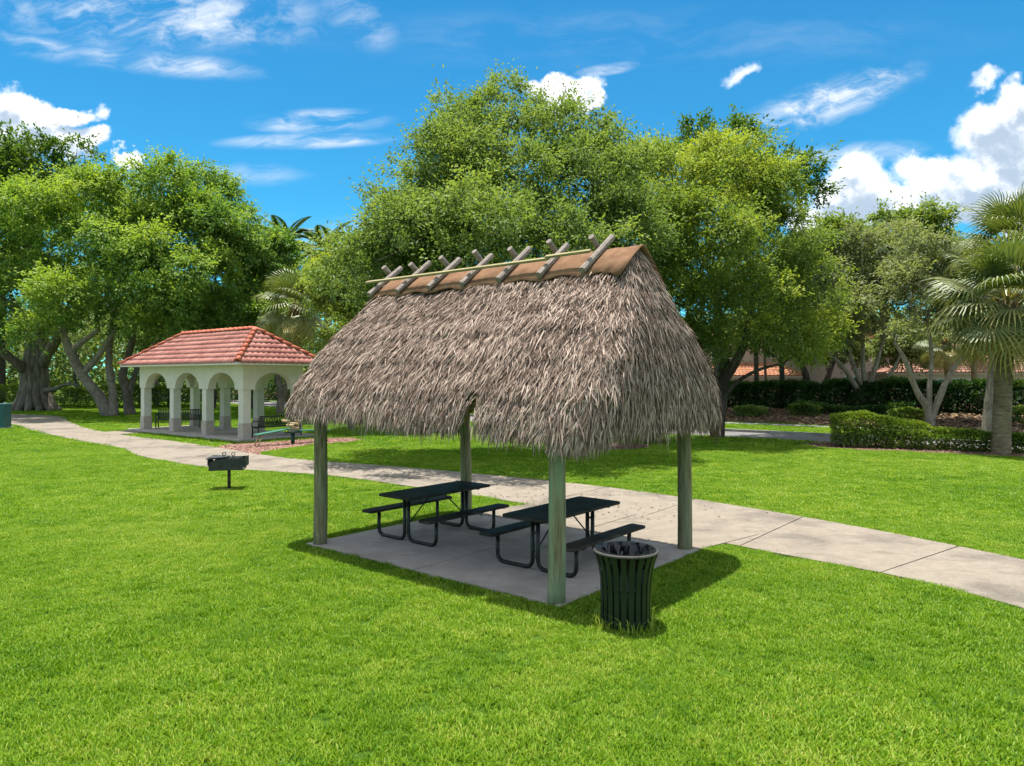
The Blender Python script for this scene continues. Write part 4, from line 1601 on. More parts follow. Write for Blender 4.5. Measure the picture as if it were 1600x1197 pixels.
# ------------------------------------------------------------------ trees
def crown_mesh(name, lobes, nleaf, L, mat, base, seed, clump=0.42, tint_shift=0.0, droop=0.25, aspect=0.5, per=26, tint_amp=0.25, puff=0.95, loose=0.10):
    """lobes: (x, y, z, rx, ry, rz, tint) in world metres; each lobe breaks up into puffs, each puff into leafy twigs"""
    rng = np.random.default_rng(seed)
    lob = np.array([l[:6] for l in lobes], float)
    lt = np.array([l[6] if len(l) > 6 else 0.0 for l in lobes])
    lob[:, 3:6] = np.maximum(lob[:, 3:6] * 0.55, lob[:, 3:6] - 0.30 * puff)
    area = (lob[:, 3] * lob[:, 4] * lob[:, 5]) ** (2 / 3)
    # puffs over each lobe
    pc, pr, pd, pt_ = [], [], [], []
    for k in range(len(lob)):
        n = max(4, int(area[k] / (puff * puff) * 3.2))
        d = unit(rng.normal(size=(n, 3)))
        d[:, 2] = np.where(d[:, 2] < -0.45, -d[:, 2], d[:, 2])
        d = unit(d)
        rad = rng.uniform(0.35, 1.08, n) ** 0.6
        pc.append(lob[k, :3] + d * lob[k, 3:6] * rad[:, None])
        pr.append(puff * rng.uniform(0.45, 1.25, n) * min(1.0, (area[k] ** 0.5) / puff * 0.8))
        pd.append(d)
        pt_.append(lt[k] + rng.normal(0, 0.13, n) + 0.10 * (rad - 0.8))
    pc, pr, pd, pt_ = np.concatenate(pc), np.concatenate(pr), np.concatenate(pd), np.concatenate(pt_)
    nc = nleaf // per
    which = rng.choice(len(pc), nc, p=pr ** 2 / (pr ** 2).sum())
    e = unit(rng.normal(size=(nc, 3)) + pd[which] * 0.55 + np.array([0, 0, 0.45]))
    rr = rng.uniform(0.30, 1.0, nc) ** 0.5
    far = rng.uniform(size=nc) < loose
    rr = np.where(far, rr * rng.uniform(1.1, 1.55, nc), rr)
    ctr = pc[which] + e * (pr[which] * rr)[:, None] * np.array([1, 1, 0.78])
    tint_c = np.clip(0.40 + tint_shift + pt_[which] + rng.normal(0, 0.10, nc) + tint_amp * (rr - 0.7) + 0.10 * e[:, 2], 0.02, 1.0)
    ctr_r = np.repeat(ctr, per, 0)
    N = len(ctr_r)
    cs = np.repeat(clump * rng.uniform(0.5, 1.15, nc), per)
    er = unit(np.repeat(e, per, 0) * np.array([1, 1, 0.75]) + np.repeat(rng.normal(0, 0.45, (nc, 3)), per, 0))
    run = np.abs(rng.normal(0, 1, N)) * cs * 1.05
    off = er * (run - cs * 0.35)[:, None] + rng.normal(size=(N, 3)) * (cs * 0.34 * (1.15 - 0.35 * np.clip(run / np.maximum(cs, 1e-6), 0, 2)))[:, None]
    Pq = ctr_r + off
    D = unit(er * 0.75 + np.repeat(e, per, 0) * 0.1 + rng.normal(size=(N, 3)) * 0.35 + np.array([0, 0, -droop]))
    Ls = L * rng.uniform(0.65, 1.3, N)
    V = leaf_quads(Pq - np.array(base), D, Ls, Ls * aspect, 0.3, rng)
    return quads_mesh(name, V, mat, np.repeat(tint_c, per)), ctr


def limb(mb, a, b, ra, rb, sag=0.0, kink=0.25, n=7, seg=8, seed=0):
    """crooked limb from a to b"""
    rng = random.Random(seed)
    a, b = Vector(a), Vector(b)
    L = (b - a).length
    k1 = Vector((rng.uniform(-1, 1), rng.uniform(-1, 1), rng.uniform(-.4, .4))) * kink * L * 0.35
    k2 = Vector((rng.uniform(-1, 1), rng.uniform(-1, 1), rng.uniform(-.4, .4))) * kink * L * 0.25
    p1 = a.lerp(b, 0.33) + k1 + Vector((0, 0, sag))
    p2 = a.lerp(b, 0.70) + k2 + Vector((0, 0, sag * 0.7))
    pts, rad = [], []
    for i in range(n):
        t = i / (n - 1)
        q = a * (1 - t) ** 3 + p1 * 3 * t * (1 - t) ** 2 + p2 * 3 * t * t * (1 - t) + b * t ** 3
        pts.append(q)
        rad.append(ra + (rb - ra) * t)
    mb.tube(pts, rad, seg, 0.18)
    return pts


def lobes_px(rows):
    o = []
    for r in rows:
        u, v, d, ru, rv, rd = r[:6]
        p = pt(u, v, d)
        o.append((p[0], p[1], p[2], ru / FPX * d, rd, rv / FPX * d, r[6] if len(r) > 6 else 0.0))
    return o


def tree(name, label, base, stems, lobes, nleaf, L, leaf, bark, seed, cat='tree', group=None, twigs=26, clump=0.42, per=26, **kw):
    """stems: lists of (points, radii) in world metres; limbs run on from the stem tips into the crown"""
    base = np.array([base[0], base[1], base[2] if len(base) > 2 else 0.0])
    t = thing(name, label, cat, tuple(base), 0, group)
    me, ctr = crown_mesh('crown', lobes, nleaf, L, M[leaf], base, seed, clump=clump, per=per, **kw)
    link('crown', me, t)
    rng = random.Random(seed)
    mb = MB()
    tips = []
    for pts, rad in stems:
        P_ = [Vector(p) - Vector(base) for p in pts]
        pl = resample([tuple(p) for p in P_], max(6, 5 * (len(P_) - 1)))
        rl = np.interp(np.linspace(0, 1, len(pl)), np.linspace(0, 1, len(rad)), rad)
        mb.tube([tuple(p) for p in pl], list(rl), 12, 0.16)
        tips.append((P_[-1], rad[-1]))
    part('trunk', mb, M[bark], t, True)
    if lobes:
        mb = MB()
        for i, l in enumerate(lobes):
            c = Vector(l[:3]) - Vector(base)
            tip, r = min(tips, key=lambda q: (q[0] - c).length)
            pts = limb(mb, tip, c, max(r * 0.55, 0.03), max(r * 0.16, 0.015), 0.0, 0.35, 7, 7, seed * 31 + i)
            for k in range(max(2, twigs // max(1, len(lobes)))):
                j = rng.randint(3, 6)
                dd = Vector((rng.gauss(0, 1), rng.gauss(0, 1), rng.gauss(0.35, 0.8))).normalized()
                e_ = c + Vector((dd.x * l[3], dd.y * l[4], dd.z * l[5])) * 0.85
                limb(mb, pts[j], e_, max(r * 0.14, 0.014), 0.006, 0, 0.4, 5, 5, seed * 77 + i * 13 + k)
        part('limbs', mb, M[bark], t, True)
    return t


W = lambda u, v, d: tuple(pt(u, v, d))

# large olive green tree behind the hut
bA = (3.4, 26.9)
tree('shade_tree', 'tall olive green shade tree rising directly behind the thatched hut roof', bA,
     [([(3.4, 26.9, -0.1), (3.2, 26.8, 1.4), (2.6, 26.5, 3.0)], [0.34, 0.26, 0.24]), ([(2.6, 26.5, 2.8), (0.6, 26.0, 4.6), W(772, 400, 26), W(768, 310, 26)], [0.22, 0.19, 0.16, 0.10]), ([(2.6, 26.5, 2.8), (3.6, 26.2, 5.2), W(900, 380, 26)], [0.18, 0.15, 0.11])],
     lobes_px([(785, 232, 26, 100, 74, 3.0, .02), (716, 270, 25, 78, 74, 2.8, .05), (646, 340, 24.5, 66, 60, 2.4), (890, 250, 27, 60, 62, 2.5, -.02), (760, 330, 23.5, 130, 95, 3.2, .08), (900, 335, 24.5, 95, 105, 2.8, -.04), (640, 415, 24, 95, 85, 2.8, .02), (810, 425, 22.5, 140, 95, 3.0, 0), (950, 430, 24, 85, 105, 2.8, -.05), (716, 180, 26, 44, 34, 1.4), (862, 182, 27, 44, 30, 1.4, -.05), (945, 195, 27, 26, 14, 0.8, -.1), (574, 300, 25, 26, 12, 0.8, -.08), (618, 272, 25, 22, 15, 0.8), (805, 168, 26, 55, 32, 1.4), (885, 143, 27, 12, 9, 0.4, -.1), (950, 300, 26, 50, 60, 2.2, .05), (584, 372, 25, 36, 34, 2, .05), (690, 440, 23, 80, 60, 2.4, -.05), (920, 500, 24, 80, 70, 2.4, -.06), (760, 480, 23, 110, 60, 2.4, -.04), (850, 500, 23, 100, 60, 2.4, -.04), (590, 450, 25, 60, 60, 2.2, 0), (960, 260, 27, 50, 50, 2.2), (690, 370, 23, 80, 60, 2.4, .04), (630, 390, 21.5, 80, 56, 2.2, 0), (760, 365, 21, 100, 56, 2.4, .02), (560, 430, 22.5, 56, 56, 2.0, 0), (890, 400, 21.5, 80, 60, 2.2, -.02), (970, 380, 25, 60, 90, 2.4, 0)]),
     190000, 0.125, 'leaf_olive', 'bark', 3, twigs=110, clump=0.34, per=18, puff=0.72)
# yellow green tree right of the hut
bB = gp(1120, 683)
tree('shade_tree', 'yellow green tree with dark forked trunk right of the thatched hut', bB,
     [([W(1120, 684, 31), W(1124, 640, 31), W(1128, 600, 31), W(1134, 560, 31)], [0.33, 0.29, 0.26, 0.2]), ([W(1127, 610, 31), W(1105, 580, 30.5), W(1090, 530, 30), W(1075, 480, 30)], [0.22, 0.18, 0.15, 0.1]), ([W(1127, 600, 31), W(1150, 565, 30.5), W(1165, 530, 30.5), W(1175, 470, 31)], [0.24, 0.2, 0.16, 0.1]), ([W(1125, 632, 31), W(1148, 600, 30.4), W(1185, 578, 30.0), W(1225, 568, 30)], [0.11, 0.09, 0.07, 0.04])],
     lobes_px([(1030, 290, 31, 72, 50, 2.6, .22), (1120, 290, 31, 90, 50, 2.6, .2), (1190, 320, 31, 55, 45, 2.4, .12), (1010, 375, 29, 80, 75, 2.6, .05), (1105, 380, 29, 105, 80, 3.0, .08), (1205, 400, 31, 70, 75, 2.6, .0), (1055, 460, 28.5, 70, 62, 2.4, -.08), (1165, 470, 29.5, 95, 62, 2.6, -.10), (1250, 470, 32, 55, 70, 2.5, -.02), (1235, 540, 32, 55, 32, 1.8, .1), (1090, 530, 30, 50, 28, 1.6, -.1), (1180, 535, 30, 80, 44, 1.8, -.05), (1250, 540, 31.5, 70, 50, 2.0, .08), (1000, 460, 29, 70, 80, 2.4, -.05), (1080, 540, 30, 60, 36, 1.8, -.05), (975, 330, 29.5, 50, 60, 2.4, .08), (1140, 250, 31.5, 60, 40, 2.2, .22)]),
     125000, 0.135, 'leaf_lime', 'bark_dark', 4, twigs=80, clump=0.36, per=18, puff=0.78)
# bright small tree left of hut roof
bG = (-8.0, 35.5)
tree('small_tree', 'bright yellow green small tree between the pavilion roof and the hut roof', bG,
     [([(-8.0, 35.5, 0), (-8.1, 35.3, 1.6), (-7.9, 35.2, 3.4)], [0.16, 0.13, 0.1])],
     lobes_px([(548, 440, 36, 46, 42, 2.4, .2), (528, 490, 35, 34, 42, 2.4, .05), (590, 430, 36, 52, 46, 2.6, .12), (560, 520, 35, 60, 55, 2.6, -.05), (640, 490, 35, 60, 70, 2.6, -.08), (520, 545, 34.5, 28, 30, 1.8, 0), (530, 450, 36, 34, 30, 2, .15), (556, 412, 36.5, 34, 22, 2, .2), (606, 405, 37, 46, 34, 2.4), (570, 470, 35.5, 60, 50, 2.4, .08)]),
     56000, 0.15, 'leaf_lime', 'bark', 5, twigs=36, clump=0.36, per=20, puff=0.9)
# dark glossy tree behind
tree('shade_tree', 'dark glossy green tree whose top shows behind the yellow green tree', (13.5, 46),
     [([(13.5, 46, 0), (13.4, 46, 4.0), (13.2, 45.8, 9.0)], [0.45, 0.36, 0.26])],
     lobes_px([(1085, 222, 46, 55, 34, 2.8), (1150, 240, 46, 80, 42, 3.4), (1215, 285, 46, 48, 42, 3.0), (1250, 320, 47, 30, 40, 2.6), (1045, 255, 46, 42, 30, 2.6), (1130, 330, 45, 130, 70, 4.0), (1000, 320, 45, 60, 60, 3.2), (1110, 450, 46, 120, 90, 4)]),
     36000, 0.27, 'leaf_dark', 'bark_dark', 6, twigs=40, clump=0.5, per=18, puff=1.5)

# banyan and its neighbours on the left
rootsF = []
bT1 = (-37.6, 56.0)
rngb = random.Random(2)
for k in range(13):
    a = k * 2 * math.pi / 13
    x, y = bT1[0] + 1.35 * math.cos(a), bT1[1] + 0.8 * math.sin(a)
    rootsF.append(([(x * 1.0 + 0.5 * math.cos(a), y + 0.3 * math.sin(a), -0.1), (bT1[0] + 0.95 * math.cos(a), bT1[1] + 0.6 * math.sin(a), 1.2), (bT1[0] + 0.65 * math.cos(a + .2), bT1[1] + 0.5 * math.sin(a + .2), 3.4), (bT1[0] + 0.35 * math.cos(a + .4), bT1[1] + 0.3 * math.sin(a + .4), 5.4)], [0.26, 0.34, 0.30, 0.22]))
limbs1 = [([(bT1[0] - 0.5, 56, 3.0), W(30, 570, 55), W(0, 548, 54), W(-40, 525, 53)], [0.42, 0.36, 0.3, 0.2]),
          ([(bT1[0] + 0.2, 56, 3.6), W(70, 540, 56), W(50, 505, 55), W(20, 470, 54)], [0.5, 0.42, 0.36, 0.22]),
          ([(bT1[0] + 0.6, 56, 3.6), W(85, 535, 55), W(110, 505, 54), W(140, 470, 52)], [0.45, 0.36, 0.3, 0.2]),
          ([(bT1[0] + 0.2, 56, 3.6), W(62, 520, 56), W(66, 480, 55), W(75, 430, 54)], [0.5, 0.42, 0.34, 0.2]),
          ([(bT1[0] - 0.2, 56, 4.6), W(40, 520, 56), W(30, 490, 56), W(-5, 460, 55)], [0.4, 0.32, 0.28, 0.2]),
          ([(bT1[0] + 1.1, 55.6, 1.6), W(88, 607, 54), W(105, 600, 53), W(125, 603, 52)], [0.22, 0.17, 0.12, 0.06])]
tree('banyan_tree', 'broad banyan tree with thick ribbed trunk of fused roots at far left', bT1, rootsF + limbs1,
     lobes_px([(10, 430, 53, 95, 75, 4.5), (90, 365, 53, 90, 55, 4.5, .1), (50, 470, 51, 105, 48, 4.5, -.05), (160, 430, 51, 90, 70, 4.5), (20, 350, 54, 70, 60, 4.5, .1), (-70, 400, 53, 90, 90, 5), (40, 510, 50, 60, 26, 3, -.05), (120, 500, 50, 60, 28, 3)]),
     72000, 0.24, 'leaf_ficus', 'bark_ficus', 7, twigs=30, clump=0.55, per=20, puff=1.6, tint_shift=0.12)
bT2 = gp(170, 649)
tree('ficus_tree', 'leaning ficus tree with pale forked trunk between banyan and pavilion', bT2,
     [([W(172, 651, 48.5), W(155, 620, 48), W(128, 585, 47.5), W(108, 545, 47), W(95, 510, 47)], [0.5, 0.36, 0.32, 0.28, 0.2]), ([W(128, 585, 47.5), W(150, 560, 47.5), W(165, 540, 47.5), W(190, 500, 47.5)], [0.24, 0.2, 0.17, 0.1]), ([W(110, 548, 47), W(135, 530, 47), W(155, 515, 47)], [0.2, 0.16, 0.1]),
      ([W(178, 650, 48.3), W(176, 610, 48.3), W(170, 560, 48.5), W(176, 500, 49), W(185, 440, 49)], [0.34, 0.26, 0.22, 0.18, 0.1])],
     lobes_px([(205, 318, 50, 100, 52, 4.5, .12), (285, 300, 50, 75, 46, 4, .06), (240, 395, 47, 110, 72, 4.5, .05), (330, 375, 48, 80, 66, 4.2, 0), (150, 480, 45.5, 95, 40, 3.6, -.02), (250, 480, 46, 95, 38, 3.6, 0), (140, 330, 51, 60, 50, 4, .05), (320, 300, 51, 40, 34, 2.4, -.05), (270, 430, 46, 90, 50, 3.6), (200, 515, 45, 60, 26, 3, -.02), (300, 520, 47, 70, 26, 3, .02), (395, 505, 48, 60, 36, 3, .02), (90, 520, 46, 60, 24, 2.6)]),
     96000, 0.22, 'leaf_ficus', 'bark_pale', 8, twigs=36, clump=0.5, per=20, puff=1.5, tint_shift=0.12)
bT3 = gp(205, 647.5)
tree('ficus_tree', 'ficus tree with black stained foot just left of the pavilion', bT3,
     [([W(203, 650, 50), W(200, 620, 50), W(192, 585, 50), W(205, 540, 50), W(210, 490, 50)], [0.42, 0.3, 0.26, 0.22, 0.14]), ([W(201, 618, 50), W(215, 575, 50.5), W(240, 540, 51), W(280, 510, 51)], [0.22, 0.17, 0.14, 0.08])],
     lobes_px([(380, 430, 50, 75, 62, 4.2), (425, 410, 52, 46, 44, 3.5, -.02), (345, 490, 49, 85, 44, 3.8, -.04), (425, 490, 53, 55, 50, 3, -.1), (290, 500, 51, 70, 36, 3), (370, 345, 51, 30, 22, 2, -.03), (440, 450, 53, 40, 50, 3, .02), (450, 395, 54, 26, 18, 1.6, .05), (470, 460, 54, 34, 46, 3, .05), (440, 525, 52, 50, 30, 2.4)]),
     72000, 0.22, 'leaf_ficus', 'bark', 9, twigs=30, clump=0.5, per=20, puff=1.5, tint_shift=0.10)
tree('shade_tree', 'dark spiky topped tree standing behind the banyan crown', (-49, 68),
     [([(-49, 68, 0), (-49, 68, 6), (-48, 67, 14)], [0.55, 0.45, 0.3])],
     lobes_px([(60, 262, 67, 50, 34, 4), (118, 245, 67, 34, 26, 3.2), (20, 245, 67, 26, 22, 3), (90, 290, 66, 70, 40, 4.5), (0, 300, 66, 50, 40, 4.5), (155, 295, 67, 30, 26, 3), (60, 350, 66, 90, 60, 5), (80, 440, 64, 130, 60, 5, .1), (270, 450, 64, 130, 60, 5, .1), (400, 470, 64, 60, 40, 4, .1)]),
     38000, 0.36, 'leaf_dark', 'bark_dark', 10, twigs=18, clump=0.7, per=18, puff=1.9)
# slim trees on the far lawn behind the pavilion
back_rows = [(243, 636, 66, 'slim pale trunked tree seen through the leftmost pavilion arch', 'bark'), (263, 637, 64, 'crooked thin tree beside the bench back in the pavilion', 'bark_dark'),
             (333, 639, 60, 'thin dark trunked tree seen through the middle of the pavilion', 'bark_dark'), (394, 640, 58, 'twin stemmed dark tree seen past the pavilion corner column', 'bark_dark'),
             (436, 646, 51, 'grey trunked tree seen through the pavilion end arch', 'bark'), (118, 624, 74, 'slender tree among the hedge between banyan and leaning ficus', 'bark_dark')]
for i, (u, v, d, lab, bk) in enumerate(back_rows):
    p = pt(u, v, d)
    b = (p[0], p[1])
    r = 0.30 if i in (0, 4) else 0.2
    tree('slim_tree', lab, b, [([(b[0], d, -0.1), (b[0] + 0.15, d, 1.4), (b[0] - 0.2, d + 0.2, 3.0), (b[0] + 0.2, d, 5.0)], [r, r * .8, r * .7, r * .5])] + ([([(b[0], d, 0.6), (b[0] + 0.7, d, 2.4), (b[0] + 1.5, d, 4.6)], [r * .7, r * .6, r * .4])] if i in (3, 4) else []),
         lobes_px([(u, 505, d, 60, 40, 3.2), (u + 25, 540, d, 40, 22, 2.6, .1), (u - 30, 535, d, 40, 24, 2.6)]), 5200, 0.30, 'leaf_far' if i % 2 else 'leaf_mid', bk, 40 + i, group='slim trees behind the pavilion', twigs=9, clump=0.7, per=18)

# grey green trees by the pavement on the right
zE = 0.50
tree('small_tree', 'grey green tree with fan of many pale stems behind the clipped shrub', (*pt(1350, 642, 44)[:2], zE),
     [([W(1349, 645, 44), W(1343, 615, 44), W(1318, 575, 43.6), W(1292, 545, 43.4), W(1285, 500, 43.5)], [0.26, 0.17, 0.13, 0.1, 0.06]), ([W(1349, 645, 44), W(1346, 605, 44), W(1330, 560, 44), W(1322, 510, 44)], [0.22, 0.15, 0.12, 0.07]), ([W(1351, 645, 44.1), W(1350, 600, 44.2), W(1348, 550, 44.3), W(1350, 490, 44.3)], [0.22, 0.16, 0.12, 0.07]), ([W(1352, 645, 44), W(1360, 600, 44), W(1372, 560, 44), W(1385, 510, 44)], [0.22, 0.16, 0.12, 0.07]), ([W(1353, 645, 44), W(1372, 610, 43.7), W(1394, 580, 43.5), W(1408, 553, 43.5)], [0.2, 0.14, 0.1, 0.05])],
     lobes_px([(1325, 475, 44, 62, 52, 3.2), (1285, 430, 44, 42, 46, 2.8, .05), (1390, 470, 44, 48, 50, 2.8), (1345, 405, 44, 62, 40, 3, .05), (1298, 525, 43, 42, 28, 2, .05), (1365, 520, 43.5, 45, 24, 2), (1400, 410, 45, 40, 40, 2.6)]),
     34000, 0.20, 'leaf_grey', 'bark_pale', 12, twigs=40, clump=0.45, per=18, puff=1.2)
tree('small_tree', 'grey green tree with three pale stems left of the cabbage palm', (*pt(1454, 668, 36.5)[:2], 0.1),
     [([W(1454, 672, 36.5), W(1450, 640, 36.5), W(1432, 610, 36.4), W(1415, 565, 36.3), W(1398, 535, 36.3)], [0.24, 0.2, 0.15, 0.12, 0.07]), ([W(1454, 660, 36.5), W(1452, 610, 36.6), W(1456, 560, 36.8), W(1450, 510, 37)], [0.17, 0.13, 0.1, 0.06]), ([W(1454, 658, 36.5), W(1470, 615, 36.3), W(1490, 575, 36.2), W(1515, 548, 36.2)], [0.2, 0.16, 0.13, 0.08])],
     lobes_px([(1425, 480, 37, 44, 48, 2.2), (1470, 440, 37.5, 50, 50, 2.4, .05), (1505, 505, 37, 42, 38, 2, .02), (1440, 420, 38, 46, 40, 2.4), (1400, 520, 36.6, 22, 20, 1.2)]),
     22000, 0.18, 'leaf_grey', 'bark_pale', 13, twigs=30, clump=0.4, per=18, puff=1.0)
# tall background trees to the right
for i, (u, v, d, ru, rv, leaf, lab) in enumerate([
        (1320, 400, 66, 62, 62, 'leaf_mid', 'green rounded tree in the background right of the dark tree top'),
        (1375, 375, 74, 58, 55, 'leaf_mid', 'bushy flat topped background tree rising highest left of the palms'),
        (1440, 378, 76, 55, 50, 'leaf_mid', 'layered background tree under the white cloud, next left of the palms'),
        (1515, 430, 68, 60, 50, 'leaf_mid', 'low background tree half hidden by the palm fronds'),
        (1610, 440, 70, 70, 60, 'leaf_dark', 'dark background tree behind the palms at the right edge'),
        (1270, 440, 62, 60, 70, 'leaf_far', 'pale green background tree behind the two storey house roof')]):
    p = pt(u, v, d)
    tree('background_tree', lab, (p[0], d), [([(p[0], d, 0), (p[0] + .3, d, 3.5), (p[0], d, 7.5)], [0.34, 0.28, 0.2])],
         lobes_px([(u, v - rv * .35, d, ru * .72, rv * .5, 4, .05), (u - ru * .5, v + rv * .2, d, ru * .55, rv * .55, 3.5), (u + ru * .5, v + rv * .2, d - 1, ru * .55, rv * .5, 3.5), (u, v + rv * .9, d - 1, ru * .8, rv * .7, 4, -.1)]),
         15000, 0.36, leaf, 'bark_dark', 60 + i, group='background trees on the right', twigs=12, clump=0.7, per=18, puff=1.8)
for i, (u, v, d, ru, rv, lab) in enumerate([(1292, 545, 56, 42, 34, 'light green low tree hiding the corner of the two storey house'), (1425, 548, 52, 40, 36, 'light green low tree between the two houses'), (1195, 520, 54, 60, 40, 'mid green tree whose crown hides the upper wall of the pink house'), (1560, 520, 56, 70, 40, 'mid green tree standing behind the two cabbage palms')]):
    p = pt(u, v, d)
    tree('small_tree', lab, (p[0], d, 0.5), [([(p[0], d, 0.4), (p[0] + .1, d, 1.8), (p[0] - .1, d, p[2] - .6)], [0.14, 0.11, 0.07])],
         lobes_px([(u, v, d, ru, rv, 2.4, .05), (u - ru * .6, v + 12, d, ru * .6, rv * .7, 2), (u + ru * .6, v + 8, d, ru * .6, rv * .7, 2)]), 9000, 0.24, 'leaf_far' if i < 2 else 'leaf_mid', 'bark', 90 + i, group='low trees in front of the houses', twigs=9, clump=0.5, per=18, puff=1.2)
# bare lower trunks in front of the two storey house
for i, (u, v, d, lab) in enumerate([(1181, 612, 49, 'straight thin brown trunked tree at the hedge below the lower tiled roof'), (1221, 616, 48, 'second straight trunked tree at the hedge end of the lower tiled roof'), (1262, 604, 53, 'dark forked tree against the pink house wall')]):
    p = pt(u, v, d)
    st = [([(p[0], d, 0.4), (p[0] + .05, d, 2.4), (p[0] - .05, d, 5.2)], [0.2, 0.17, 0.13])]
    if i == 2:
        st = [([(p[0], d, 0.4), (p[0] - .1, d, 2.6), (p[0] - 1.0, d, 5.0)], [0.3, 0.25, 0.14]), ([(p[0] + 1.0, d, 0.4), (p[0] + 1.5, d, 2.6), (p[0] + 2.2, d, 4.4)], [0.3, 0.22, 0.13])]
    tree('slim_tree', lab, (p[0], d, 0.4), st, lobes_px([(u, 500, d, 52, 34, 2.6), (u + 30, 530, d - .5, 36, 20, 1.8, .08), (u - 25, 520, d, 30, 22, 1.8)]), 5600, 0.22, 'leaf_mid', 'bark_dark', 80 + i, group='slim trees along the hedge', twigs=9, clump=0.55, per=18)


# ------------------------------------------------------------------ palms
def fan_frond(petiole, rad, nseg, droop, rng, tint):
    """fan leaf: returns strips; local frame: x out, z up"""
    quads, tn = [], []
    for k in range(nseg):
        a = R(-128 + 256 * k / (nseg - 1))
        L = rad * (0.72 + 0.28 * math.cos(a * 0.55)) * rng.uniform(0.9, 1.06)
        d0 = np.array([math.cos(a), math.sin(a), 0.14])
        c = np.array([petiole, 0, 0])
        w_ = 0.045 * rad / 1.0
        sd = np.array([-math.sin(a), math.cos(a), 0])
        p1 = c + d0 * L * 0.34
        p2 = p1 + np.array([math.cos(a), math.sin(a), -0.35 * droop]) * L * 0.30
        p3 = p2 + np.array([math.cos(a) * 0.75, math.sin(a) * 0.75, -1.1 * droop]) * L * 0.26
        p4 = p3 + np.array([math.cos(a) * 0.35, math.sin(a) * 0.35, -1.5 * droop]) * L * 0.20
        lift = np.array([0, 0, 0.012])
        seq = [(c, 0.012), (p1, w_), (p2, w_ * 0.75), (p3, w_ * 0.4), (p4, 0.004)]
        for (q0, w0), (q1, w1) in zip(seq[:-1], seq[1:]):
            quads.append([q0 - sd * w0 * .5, q0 + sd * w0 * .5, q1 + sd * w1 * .5, q1 - sd * w1 * .5])
            tn.append(tint + rng.uniform(-.12, .12))
    # stalk
    for zo in (-0.01, 0.01):
        quads.append([np.array([0, -0.018, zo - 0.02]), np.array([0, 0.018, zo - 0.02]), np.array([petiole + .05, 0.012, zo]), np.array([petiole + .05, -0.012, zo])])
        tn.append(0.8)
    return np.array(quads), np.array(tn)


def fan_palm(label, base, top, rtrunk, nfr, pet, rad, seed, leaf='palm', spread=(78, -62), group='cabbage palms', bk='palm_trunk'):
    rng = random.Random(seed)
    t = thing('cabbage_palm', label, 'palm', (base[0], base[1], 0), 0, group)
    mb = MB()
    dx, dy = top[0] - base[0], top[1] - base[1]
    H = top[2]
    pts, rads = [], []
    for i in range(34):
        f = i / 33
        pts.append((dx * f ** 1.5, dy * f ** 1.5, -0.1 + (H + 0.1) * f))
        rads.append(rtrunk * (1.12 - 0.2 * f + (0.18 if i == 0 else 0) + 0.035 * (i % 2)))
    mb.tube(pts, rads, 14, 0.06)
    part('trunk', mb, M[bk], t, True)
    mb = MB()
    for k in range(46):
        a = k * 2.4
        z = H - 0.95 + 0.95 * k / 46
        f = z / H
        x, y = dx * f ** 1.5, dy * f ** 1.5
        r = rtrunk * 0.9
        mb.bar((x + r * math.cos(a), y + r * math.sin(a), z), (x + (r + .16) * math.cos(a), y + (r + .16) * math.sin(a), z + 0.28), 0.09, 0.02)
    part('leaf_bases', mb, M['boot'], t)
    for k in range(nfr):
        f = (k + 0.5) / nfr
        el = spread[0] + (spread[1] - spread[0]) * f ** 0.9 + rng.uniform(-8, 8)
        az = k * 137.5 + rng.uniform(-14, 14)
        droop = 0.35 + 0.9 * f + rng.uniform(-.1, .2)
        tint = 0.24 + 0.50 * f + (0.3 if f > 0.82 else 0) + rng.uniform(-.12, .12)
        q, tn = fan_frond(pet * rng.uniform(.85, 1.15), rad * rng.uniform(.9, 1.1), 34, droop * 0.7, rng, tint)
        o = link('frond', quads_mesh('frond', q, M[leaf], np.clip(tn, 0, 1)), t, (dx, dy, H - 0.12 + 0.25 * (1 - f)))
        o.rotation_mode = 'XYZ'
        # roll a little, pitch up, then turn
        o.rotation_euler = (R(rng.uniform(-22, 22)), -R(el), R(az))
    return t


fan_palm('front cabbage palm at the right edge with brown ringed trunk and drooping fronds', (16.72, 24.3), (17.0, 24.4, 5.2), 0.265, 46, 1.3, 1.5, 1)
fan_palm('taller cabbage palm with paler trunk standing just behind the front palm', (19.45, 28.9), (20.8, 29.2, 7.9), 0.30, 40, 1.4, 1.5, 2, bk='bark_pale')
p = pt(460, 480, 42)
fan_palm('lone cabbage palm with drooping fan fronds behind the pavilion roof', (p[0] + 0.3, 42), (p[0], 42, p[2]), 0.22, 30, 1.3, 1.5, 3)
for (u, v, d, hz, lab) in ((1483, 622, 47, 5.0, 'grey trunked palm behind the dark hedge, nearest the three stemmed tree'), (1524, 607, 52, 5.6, 'slim trunked palm against the brown tiled house roof'), (1463, 596, 56, 4.8, 'thinnest palm trunk behind the dark hedge in front of the house roof')):
    q = pt(u, v, d)
    fan_palm(lab, (q[0], d), (q[0] - .2, d, hz), 0.2, 18, 1.0, 1.2, int(u), group='palms behind the hedge')


